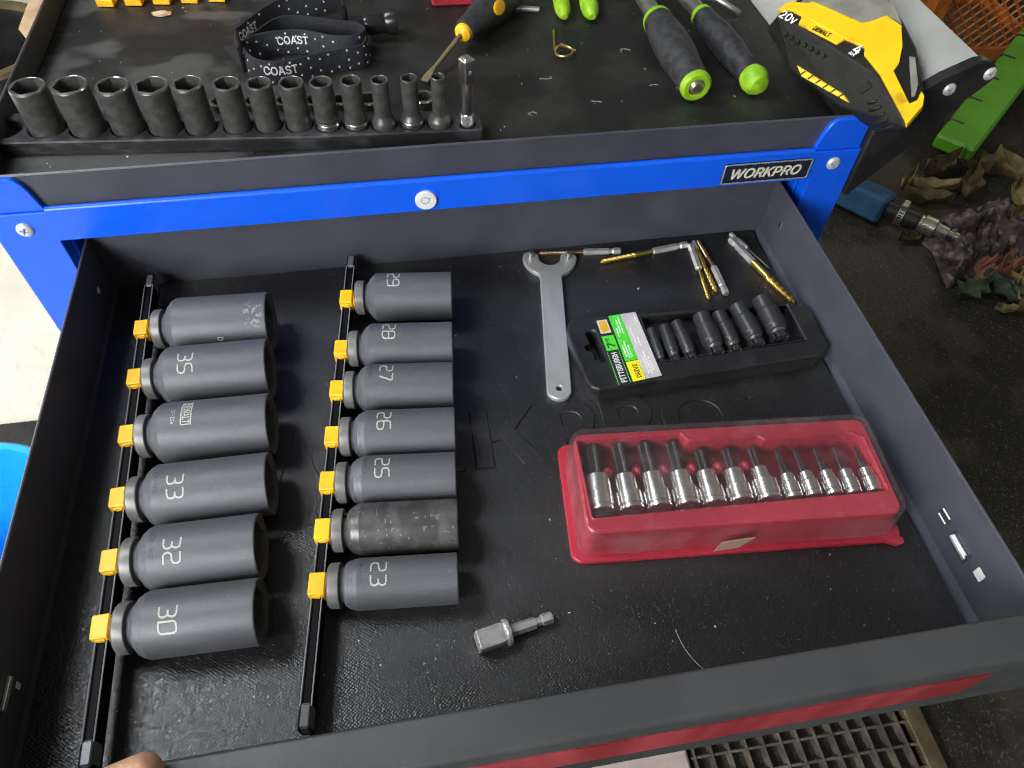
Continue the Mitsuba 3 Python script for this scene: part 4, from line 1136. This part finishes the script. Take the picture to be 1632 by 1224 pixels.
# ---- battery
BT = [[0.2938, 0.0961, 0.1587], [0.306, 0.1008, 0.1639], [0.3284, 0.1105, 0.1736], [0.3671, 0.0817, 0.1848], [0.3675, 0.0344, 0.1793], [0.3634, 0.0014, 0.1737], [0.349, -0.0449, 0.1627], [0.3305, -0.0655, 0.1532], [0.3311, -0.0101, 0.1601]]
BB = [[0.3023, 0.1168, 0.1321], [0.3018, 0.0609, 0.1252], [0.3215, -0.0028, 0.125], [0.336, -0.0389, 0.1262], [0.3521, -0.0383, 0.1324], [0.3693, -0.0237, 0.1407], [0.3869, 0.0314, 0.154], [0.3843, 0.0935, 0.1605], [0.3475, 0.1342, 0.1514]]
bt = thing('battery', 'yellow and black power tool battery lying across the right edge of the cart top', 'battery')
NB = unit((-.38, -.12, 1.0))
core = [V(p) - NB * .0040 for p in BT] + [V(p) + NB * .002 for p in BB]
cc = np.mean(core, 0)
core = [p - unit(p - cc) * .0035 for p in core]
blob = lambda ids: m3.Manifold.batch_hull([m3.Manifold.sphere(.004, 20).translate(core[i].tolist()) for i in ids])
bm = blob([0, 1, 2, 3, 4, 5, 6, 8, 9, 10, 11, 13, 14, 15, 16, 17]) + blob([8, 5, 6, 7, 11, 12, 13, 14, 15])
part(bt, 'body', from_manifold(bm), 'battery_black', 35)
YL = [[0.2938, 0.097, 0.1588], [0.2996, 0.1009, 0.1614], [0.3058, 0.1004, 0.1638], [0.3153, 0.0912, 0.1662], [0.3195, 0.0905, 0.1678], [0.3409, 0.0459, 0.1706], [0.347, 0.044, 0.1726], [0.3585, 0.0433, 0.1769], [0.3629, 0.027, 0.1766], [0.3555, 0.0063, 0.1713], [0.3471, -0.0088, 0.1663], [0.341, -0.0143, 0.1634], [0.3379, -0.0501, 0.1579], [0.3434, -0.0497, 0.16], [0.3489, -0.0429, 0.1629], [0.3489, -0.0480, 0.1624], [0.3445, -0.0566, 0.1596], [0.3295, -0.0673, 0.1526], [0.3325, -0.0115, 0.1605], [0.3304, 0.0133, 0.1626], [0.3333, 0.0198, 0.1645], [0.3249, 0.037, 0.1634], [0.3026, 0.0908, 0.1614]]
part(bt, 'yellow_shell', plate(YL, .0045, .0016), 'battery_yellow', 30, 'scuffed yellow plastic top shell')
VN = [[0.3105, 0.0960, 0.1655], [0.3200, 0.0900, 0.1680], [0.3411, 0.0470, 0.1710], [0.3475, 0.0452, 0.1728], [0.3585, 0.0445, 0.1770], [0.3645, 0.0300, 0.1775], [0.3672, 0.0500, 0.1810], [0.3640, 0.0800, 0.1836], [0.3310, 0.1085, 0.1740]]
vk = part(bt, 'vent_cover', plate(VN, .0040, .0006), 'vent_grey', 30, 'grey vented plastic panel')
e0, e1, e2 = V(.3270, .0880, .1700), V(.3440, .0535, .1715), V(.3520, .0640, .1762)
ax, ay = unit(e1 - e0), None
slots = []
nv = unit(np.cross(e1 - e0, e2 - e0))
nv = nv if nv[2] > 0 else -nv
ay = np.cross(nv, ax)
if ay @ (e2 - e0) < 0:
    ay = -ay
for j in range(7):
    for t0 in (0.0, .011, .022):
        o = e0 + ax * (t0 + .002 + .001 * rng.random()) + ay * (.0025 + j * .0027)
        m = np.eye(4)
        m[:3, 0], m[:3, 1], m[:3, 2], m[:3, 3] = ax, np.cross(nv, ax), nv, o + nv * .0006
        slots.append(xf(cbox(0, .0082, -.0004, .0004, -.0004, .00012, .0001), m))
part(vk, 'slots', cat(*slots), 'gloss_black', False)
RC = [[0.3616, 0.0206, 0.1754], [0.3615, 0.0093, 0.174], [0.3594, -0.0101, 0.1709], [0.3522, -0.0347, 0.1652], [0.3434, -0.0478, 0.1603], [0.3388, -0.0488, 0.1584], [0.3416, -0.0147, 0.1635], [0.3509, -0.0044, 0.1683]]
part(bt, 'side_recess', plate(RC, .0030, -.0002), 'gloss_black')
RB = [V(.3565, -.004, .1692), V(.3590, -.0085, .1705), V(.3500, -.0352, .1645), V(.3445, -.0440, .1612), V(.3420, -.0440, .1602)]
part(bt, 'recess_bar', plate(RB, .002, .0009), 'vent_grey')
N1 = unit((-.60, -.20, .77))
N4 = unit((-.92, -.31, .22))
U1 = unit(V(.3197, .027, .1693) - V(.3029, .073, .1647))
U1 = unit(U1 - N1 * (U1 @ N1))
part(bt, 'plaque', plate([[0.3072, 0.0798, 0.1612], [0.3270, 0.0373, 0.1636], [0.3185, 0.0351, 0.1601], [0.3022, 0.0729, 0.1582]], .0030, .0016), 'battery_yellow')
part(bt, 'warning_plate', plate([[0.3022, 0.0532, 0.1338], [0.3190, 0.0033, 0.1366], [0.3206, -0.0072, 0.1345], [0.3044, 0.0436, 0.1290]], .0040, .0020), 'battery_yellow')
put = lambda s, w, h, o, off=.0030, sk=0.0: place_text(fit_text(s, w, h, .0003, True, sk), V(o) + N1 * off, U1, N1)
for a_ in (('20v', .0175, .0072, (.2938, .0920, .1545)), ('4', .0062, .0078, (.3240, .0200, .1604)), ('AH', .0055, .0026, (.3215, .0195, .1592))):
    part(bt, 'lettering', put(*a_), 'white_print', False)
part(bt, 'brand_mark', place_text(fit_text('DEWALT', .0165, .0045, .0003, True), V(.3082, .0600, .1592) + unit((-.36, -.12, .93)) * .0018, V(.0198, -.0425, .0024), (-.36, -.12, .93)), 'gloss_black', False)
marks = []
a0, a1 = V(.3034, .0480, .1315), V(.3198, -.0018, .1354)
for j in range(6):
    c = a0 + (a1 - a0) * ((j + .5) / 6)
    marks.append(place_text(fit_text('/', .0040, .0042, .0003, True), c + N4 * .0024 - U1 * .002 + V(0, 0, -.0018), U1, N4))
part(bt, 'stripes', cat(*marks), 'gloss_black', False)
bum = []
for j, p in enumerate([[0.2967, 0.0777, 0.1464], [0.2991, 0.0707, 0.1474], [0.3012, 0.0635, 0.1471], [0.3039, 0.0563, 0.1479], [0.3066, 0.0492, 0.1485], [0.3089, 0.0431, 0.1488], [0.3115, 0.0360, 0.1491]]):
    bum += [move(trimesh.creation.icosphere(2, .0019), *(V(p) + N4 * .0002 + V(0, 0, .0018))), move(trimesh.creation.icosphere(2, .0014), *(V(p) + N4 * .0002 + U1 * .0012 - V(0, 0, .0034)))]
part(bt, 'bumps', cat(*bum), 'battery_black', True)
RI = [[0.3246, -0.0234, 0.1439], [0.3266, -0.0283, 0.1486], [0.3238, -0.0293, 0.1413], [0.3265, -0.0356, 0.1479], [0.3242, -0.0367, 0.1406], [0.3264, -0.0433, 0.1469], [0.3262, -0.0430, 0.1385], [0.3265, -0.0500, 0.1464], [0.3290, -0.0490, 0.1372], [0.3285, -0.0571, 0.1451]]
for j in range(5):
    a, b = V(RI[2 * j]), V(RI[2 * j + 1])
    n3 = V(-.93, -.08, .30)
    part(bt, 'rib', tube(smooth_path([a + n3 * .0002, (a + b) / 2 + n3 * .0018, b + n3 * .0002], 8), .0014, 8), 'battery_black')
part(bt, 'latch', plate([[0.3238, -0.0047, 0.1433], [0.3278, -0.0074, 0.1532], [0.3280, -0.0159, 0.1530], [0.3245, -0.0115, 0.1444]], .003, .0014), 'battery_black')

# ================================================================== PERSON (finger on the drawer front)
def chain(joints):
    out = m3.Manifold()
    for (a, ra), (b, rb) in zip(joints, joints[1:]):
        out += m3.Manifold.batch_hull([m3.Manifold.sphere(ra, 28).translate(list(a)), m3.Manifold.sphere(rb, 28).translate(list(b))])
    return out


ps = thing('person', 'bare tan finger resting on the drawer front edge at the bottom left', 'person')
index = [((-.2330, -.4120, .0785), .0070), ((-.2150, -.4080, .0800), .0078), ((-.1890, -.4035, .0815), .0090), ((-.1800, -.4300, .0760), .0092), ((-.1700, -.4650, .0640), .0100)]
fingers = [index]
for j in range(3):
    o = -.018 * (j + 1)
    fingers.append([((-.2300, -.4290 + o * .2, .0680 + o), .0070), ((-.2120, -.4330 + o * .2, .0690 + o), .0078), ((-.1880, -.4370 + o * .2, .0690 + o), .0086), ((-.1700, -.4680, .0600 + o), .0098)])
thumb = [((-.2100, -.4500, .0880), .0085), ((-.1850, -.4720, .0860), .0095), ((-.1550, -.4920, .0700), .0120)]
hand = m3.Manifold()
for c in fingers + [thumb]:
    hand += chain(c)
hand += m3.Manifold.batch_hull([m3.Manifold.sphere(.012, 24).translate(list(p)) for p in ((-.170, -.466, .064), (-.170, -.468, .010), (-.135, -.505, .072), (-.125, -.515, .020))])
hand += chain([((-.130, -.510, .045), .026), ((-.080, -.620, .050), .030), ((-.030, -.740, .055), .036)])
hm = from_manifold(hand.refine_to_length(.004))
trimesh.smoothing.filter_taubin(hm, iterations=8)
part(ps, 'hand', hm, 'skin', True)
nl_ = trimesh.creation.icosphere(2, 1.0)
nl_.vertices = nl_.vertices * [.0060, .0042, .0010]
part(ps, 'nail', xf(nl_, frame((-.2335, -.4115, .0852), (-1, -.15, -.1), (0, 0, 1))), 'nail', True)

# ================================================================== FLOOR THINGS
GZ = -0.648
# steel grate under the drawer front
gr = thing('floor_grate', 'rusty steel grate lying on the floor below the drawer front', 'grate')
for j in range(13):
    x = .2700 + j * .0247
    part(gr, 'bar', hull([(x + dx + (0 if yy < -.3 else -.004), yy, zz) for dx in (-.0015, .0015) for yy in (-.62, -.255) for zz in (GZ, GZ + .016)]), 'rust_steel')
for j in range(12):
    y = -.275 - j * .0290
    part(gr, 'rod', tube([(.262, y, GZ + .0125), (.580, y - .004, GZ + .0125)], .0020, 8), 'rust_steel')
part(gr, 'frame_bar', cbox(.578, .604, -.63, -.25, GZ, GZ + .018, .002), 'ochre_metal')
single('plank', cbox(.120, .2560, -.420, -.292, GZ, GZ + .024, .003), 'wood_block', 'pale pinkish plank on the floor beside the rusty grate', 'plank')
# blue bucket, black mat on the left
bk = thing('bucket', 'bright blue plastic bucket on the floor left of the drawer', 'bucket')
bp_ = [(0, 0), (0, .105), (.004, .110), (.24, .128), (.245, .136), (.252, .137), (.254, .130), (.256, .137), (.266, .138), (.270, .134), (.270, .126), (.262, .124), (.010, .104), (.010, 0)]
part(bk, 'body', xf(from_manifold(revolve(bp_, 64)), frame((-.615, .0050, GZ), (0, 0, 1), (1, 0, 0))), 'bucket_blue', 30)
part(bk, 'handle', tube([(-.615 + .139 * math.cos(a), .005 + .139 * math.sin(a) * .9, GZ + .245 - .03 * abs(math.sin(a))) for a in np.linspace(.1, math.pi - .1, 24)], .0022, 8), 'bright_rim')
single('floor_mat', cbox(-1.02, -.50, .18, .375, GZ, GZ + .012, .003), 'black_plastic', 'black mat on the bright floor left of the cart', 'mat')
# tub and cardboard behind the left edge of the cart
tb = thing('tub', 'dark tub with an ochre rim beyond the left edge of the cart top', 'tub')
part(tb, 'body', xf(from_manifold(revolve([(0, 0), (0, .14), (.28, .165), (.283, .172), (.298, .172), (.298, .158), (.29, .156), (.01, .132), (.01, 0)], 56)), frame((-.868, 1.130, GZ), (0, 0, 1), (1, 0, 0))), 'black_plastic', 30)
part(tb, 'rim', xf(from_manifold(revolve([(.2985, .155), (.2985, .173), (.309, .174), (.309, .156)], 56)), frame((-.868, 1.130, GZ), (0, 0, 1), (1, 0, 0))), 'ochre_metal', 30)
cb = hull([(-.76, 1.16, GZ), (-.62, 1.10, GZ), (-.58, 1.36, GZ), (-.75, 1.40, GZ), (-.765, 1.15, -.33), (-.715, 1.06, -.33), (-.60, 1.33, -.31), (-.75, 1.38, -.30)])
single('cardboard_box', cb, 'cardboard', 'tan cardboard carton beyond the left edge of the cart top', 'box')
# orange crate on the right
cr = thing('crate', 'orange lattice crate in the upper right background', 'crate')
cx, cy, cw, cd, ch = 1.70, 1.50, .40, .34, .30
CF = np.eye(4)
ca_, sa_ = math.cos(math.radians(-4)), math.sin(math.radians(-4))
CF[:2, 0], CF[:2, 1], CF[:3, 3] = (ca_, sa_), (-sa_, ca_), (cx, cy, GZ)
for zc in (.0, ch - .045):
    part(cr, 'rim', xf(cat(cbox(-cw / 2, cw / 2, -cd / 2, -cd / 2 + .012, zc, zc + .045, .002), cbox(-cw / 2, cw / 2, cd / 2 - .012, cd / 2, zc, zc + .045, .002), cbox(-cw / 2, -cw / 2 + .012, -cd / 2 + .0125, cd / 2 - .0125, zc, zc + .045, .002), cbox(cw / 2 - .012, cw / 2, -cd / 2 + .0125, cd / 2 - .0125, zc, zc + .045, .002)), CF), 'crate_orange')
for sx in (-1, 1):
    for sy in (-1, 1):
        part(cr, 'corner', xf(cbox(sx * cw / 2 - .022, sx * cw / 2 + .022, sy * cd / 2 - .022, sy * cd / 2 + .022, .002, ch - .002, .004), CF), 'crate_orange')
part(cr, 'floor_panel', xf(cbox(-cw / 2 + .01, cw / 2 - .01, -cd / 2 + .01, cd / 2 - .01, .01, .016, .001), CF), 'brown_leaf')
lat = []
for j in range(-8, 17):
    for s in (1, -1):
        x0 = -cw / 2 + j * .036
        x1 = x0 + s * .21
        a, b = V(x0, 0, .045), V(x1, 0, ch - .045)
        lo_, hi_ = -cw / 2 + .012, cw / 2 - .012
        def clampx(p, q_):
            t = np.clip((np.array([lo_, hi_]) - p[0]) / (q_[0] - p[0]), 0, 1)
            return p + (q_ - p) * min(t), p + (q_ - p) * max(t)
        p_, q_ = clampx(a, b)
        if np.linalg.norm(p_ - q_) > .02:
            lat += [tube([p_ + V(0, sy * (cd / 2 - .006), 0), q_ + V(0, sy * (cd / 2 - .006), 0)], .004, 4) for sy in (1, -1)]
part(cr, 'lattice', xf(cat(*lat), CF), 'crate_orange', kind='stuff')
gb = thing('green_board', 'bright green plastic board with dark slots lying beside the orange crate', 'board')
g0, g1 = V(1.330, .875, -.60), V(1.830, 1.290, -.50)
GF = frame(g0, g1 - g0)
part(gb, 'body', xf(cbox(0, .72, -.048, .048, -.02, .02, .006), GF), 'bright_green')
for j in range(5):
    part(gb, 'slot', xf(cbox(.07 + j * .105, .078 + j * .105, .012, .0485, -.0205, .0206, .001), GF), 'gloss_black')
part(gb, 'foot', xf(cbox(.25, .35, -.03, .03, -.075, -.0202, .004), GF), 'bright_green')
bx = thing('black_basket', 'black plastic basket on the floor under the flared side of the cart', 'basket')
part(bx, 'wall', cat(cbox(.92, 1.20, .95, .965, GZ, -.46, .003), cbox(.92, 1.20, 1.185, 1.20, GZ, -.46, .003), cbox(.92, .935, .966, 1.184, GZ, -.46, .003), cbox(1.185, 1.20, .966, 1.184, GZ, -.46, .003)), 'black_plastic')
part(bx, 'floor_panel', cbox(.936, 1.184, .966, 1.184, GZ, GZ + .006, .001), 'black_plastic')
# air tool: blue grip, hose clamp, fitting
at_ = thing('air_hose_end', 'blue hose grip with a metal clamp and fitting lying on the floor beside the cart', 'air hose')
h0, h1 = V(.985, .800, -.615), V(1.068, .684, -.610)
HF = frame(h0, h1 - h0, (0.2, 0.1, 1))
part(at_, 'grip', xf(cbox(-.06, .135, -.036, .036, -.030, .030, .006), HF), 'air_blue')
h2 = h0 + unit(h1 - h0) * .150
HD = unit(V(1.11, -.62, .0))
HF2 = frame(h2, (0.72, -0.70, 0.0), (0, 0, 1))
part(at_, 'hose', xf(lathe([(-.03, .020), (.055, .020)], 28), HF2), 'black_plastic')
ck = part(at_, 'clamp', xf(from_manifold(revolve([(.010, .0200), (.010, .0225), (.024, .0225), (.024, .0200)], 36)), HF2), 'dull_metal')
part(ck, 'screw_housing', xf(cat(cbox(.009, .025, -.012, .012, .0225, .0345, .003), lathe([(.004, .003), (.03, .003)], 10)), HF2), 'dull_metal')
part(ck, 'slots', xf(cat(*[xf(cbox(.012, .022, -.0012, .0012, .0222, .0229, .0003), np.array(trimesh.transformations.rotation_matrix(math.radians(a), [1, 0, 0]))) for a in range(-120, 121, 14) if abs(a) > 34]), HF2), 'gloss_black')
part(at_, 'fitting', xf(lathe([(.055, .013), (.060, .018), (.066, .018), (.068, .021), (.094, .021), (.097, .016), (.104, .014), (.122, .0125), (.124, .008)], 28), HF2), 'dull_metal')
part(at_, 'nozzle', xf(lathe([(.122, .008), (.135, .0072), (.137, .0095), (.146, .0095), (.149, .006), (.166, .0050)], 20), HF2), 'dull_metal')
# rag
n = 46
gx, gy = np.meshgrid(np.linspace(0, 1, n), np.linspace(0, 1, n))
P = np.c_[1.115 + .30 * gx.ravel(), .475 + .21 * gy.ravel() + .03 * gx.ravel(), 0 * gx.ravel()]
nz = meshkit.fbm(P * [19, 19, 1] + 2, 4)
env = np.clip(np.minimum.reduce([gx, 1 - gx, gy, 1 - gy]).ravel() * 5, 0, 1)
P[:, 2] = GZ + .004 + env * (.012 + .19 * np.abs(nz - .45) ** .85)
P[:, :2] += .05 * (np.stack([meshkit.fbm(P * [9, 9, 0] + 11, 3), meshkit.fbm(P * [9, 9, 0] + 31, 3)], 1) - .5)
rf_ = np.array([[r * n + c, r * n + c + 1, (r + 1) * n + c + 1, (r + 1) * n + c] for r in range(n - 1) for c in range(n - 1)])
single('rag', (P, rf_), 'rag_cloth', 'crumpled dark mauve and cream patterned rag on the floor at the right', 'rag', smooth=True)
P2 = P.copy()
P2 = np.c_[1.165 + (P[:, 0] - P[:, 0].min()) * .52, .452 + (P[:, 1] - P[:, 1].min()) * .34, GZ + (P[:, 2] - GZ) * .65]
single('red_cloth', (P2, rf_), 'rust_cloth', 'rust red cloth scrap in front of the patterned rag', 'cloth', smooth=True)


def leaf(cx, cy, L, wd, ang, curl, mt, name, label, cat_, grp, seed, z=GZ + .003, lobes=0.0):
    n, m = 14, 7
    u, v = np.meshgrid(np.linspace(0, 1, n), np.linspace(-1, 1, m), indexing='ij')
    w = wd * np.sin(np.pi * np.clip(u, .02, .985) ** .8) * (1 + lobes * np.sin(u * 19 + seed))
    x, y = (u - .5) * L, v * w
    zz = curl * (v ** 2 * .35 + (u - .5) ** 2 * .8) * L + .012 * (meshkit.noise(np.stack([u * 4, v * 2, 0 * u + seed], -1), seed) - .5)
    zz = zz - zz.min()
    ca2, sa2 = math.cos(ang), math.sin(ang)
    Q = np.stack([cx + x * ca2 - y * sa2, cy + x * sa2 + y * ca2, z + zz], -1).reshape(-1, 3)
    f = np.array([[i * m + j, i * m + j + 1, (i + 1) * m + j + 1, (i + 1) * m + j] for i in range(n - 1) for j in range(m - 1)])
    single(name, (Q, f), mt, label, cat_, grp, smooth=True)


LV = [(1.470, .800, .15, .035, 2.2, 1, 'dry_leaf'), (1.430, .715, .13, .032, 1.1, .8, 'dry_leaf'), (1.280, .830, .16, .03, .4, .9, 'brown_leaf'), (1.235, .775, .13, .02, 2.8, .7, 'dry_leaf'), (1.190, .730, .14, .026, -.4, .8, 'brown_leaf'), (1.330, .770, .15, .03, .9, .8, 'brown_leaf'), (1.265, .475, .17, .020, 1.35, .6, 'dry_leaf'), (1.238, .405, .14, .018, 1.2, .7, 'dry_leaf'), (1.095, .615, .09, .02, .2, .8, 'brown_leaf'), (1.180, .800, .10, .014, .7, 1, 'dry_leaf'), (1.385, .860, .14, .034, 1.9, .9, 'brown_leaf'), (1.372, .632, .12, .03, .8, .8, 'dry_leaf'), (1.185, .378, .06, .012, -.3, .7, 'dry_leaf')]
LVN = ['tan dry leaf at the right picture edge, upper one behind the patterned rag', 'tan dry leaf at the right picture edge, just behind the patterned rag', "brown dry leaf left of the green board's lower end", 'tan dry leaf just above the metal hose fitting', 'brown dry leaf nearest the hose clamp', 'brown dry leaf between the green board and the patterned rag', 'long tan leaf strip at the right edge beside the red cloth', 'narrow tan leaf strip at the right edge in front of the red cloth', 'brown dry leaf under the hose fitting', 'small tan dry leaf behind the hose clamp', 'brown dry leaf touching the lower end of the green board', 'tan dry leaf on the right end of the patterned rag', 'smallest tan dry leaf, in front of the green leaves']
for j, (a, b, L, w, an, cu, mt) in enumerate(LV):
    leaf(a, b, L * .82, w * .8, an, cu, mt, 'dry_leaf', LVN[j], 'leaf', 'dry leaves on the floor', j + 1, lobes=.22)
for j, (a, b, L, w, an) in enumerate([(1.150, .445, .10, .026, .3), (1.215, .430, .11, .028, 2.0), (1.255, .440, .08, .022, 1.0)]):
    leaf(a, b, L, w, an, .5, 'green_leaf', 'green_leaf', ['leftmost', 'middle', 'rightmost'][j] + ' dark green leaf on the floor in front of the rag', 'leaf', 'green leaves on the floor', 40 + j, lobes=.35)

# ================================================================== LINT AND DUST
fl = []


def speck(x, y, z, s):
    t = trimesh.creation.icosphere(1, 1.0)
    t.vertices = t.vertices * V(s * rng.uniform(.6, 1.6), s * rng.uniform(.5, 1.2), s * .45) * (1 + .5 * (rng.random((len(t.vertices), 1)) - .5))
    return move(xf(t, trimesh.transformations.rotation_matrix(rng.uniform(0, 6.28), [0, 0, 1])), x, y, z)


for _ in range(150):
    fl.append(speck(rng.uniform(-.02, .277), rng.uniform(-.385, -.01), .0004, abs(rng.normal()) * .00018 + .00013))
for _ in range(50):
    fl.append(speck(rng.uniform(-.24, -.03), rng.uniform(-.385, -.33), .0004, abs(rng.normal()) * .0002 + .00015))
for x, y, s in ((.0310, -.3330, .0007), (-.1000, -.3300, .0011), (.0830, -.3480, .0006), (.1750, -.3120, .0006), (.1200, -.3560, .0008), (.1530, -.0600, .0010)):
    fl.append(speck(x, y, .0006, s))
fl.append(tube(smooth_path([(.0945, -.3540, .0006), (.0960, -.3640, .0007), (.1000, -.3740, .0007), (.1075, -.3840, .0006)], 20), .00022, 5))
struct('lint', cat(*fl), 'lint_pale', 'pale lint and dust specks scattered on the drawer mat', smooth=True, kind='stuff')
fl = []
for _ in range(130):
    fl.append(speck(rng.uniform(-.32, .33), rng.uniform(.0, .30), ZT + .0002, abs(rng.normal()) * .00028 + .00018))
for x, y in ((.0930, .1050), (.1750, .1450), (.1850, .0850), (.2050, .0750), (.0720, .0520), (.1270, .0650)):
    q_ = rng.normal(0, .0022, (4, 2))
    fl.append(tube(smooth_path([(x + i_ * .0028 + q_[i_, 0], y + q_[i_, 1], ZT + .0004) for i_ in range(4)], 10), .00022, 5))
struct('dust', cat(*fl), 'lint_pale', 'pale dust and fibres scattered over the cart top mat', smooth=True, kind='stuff')
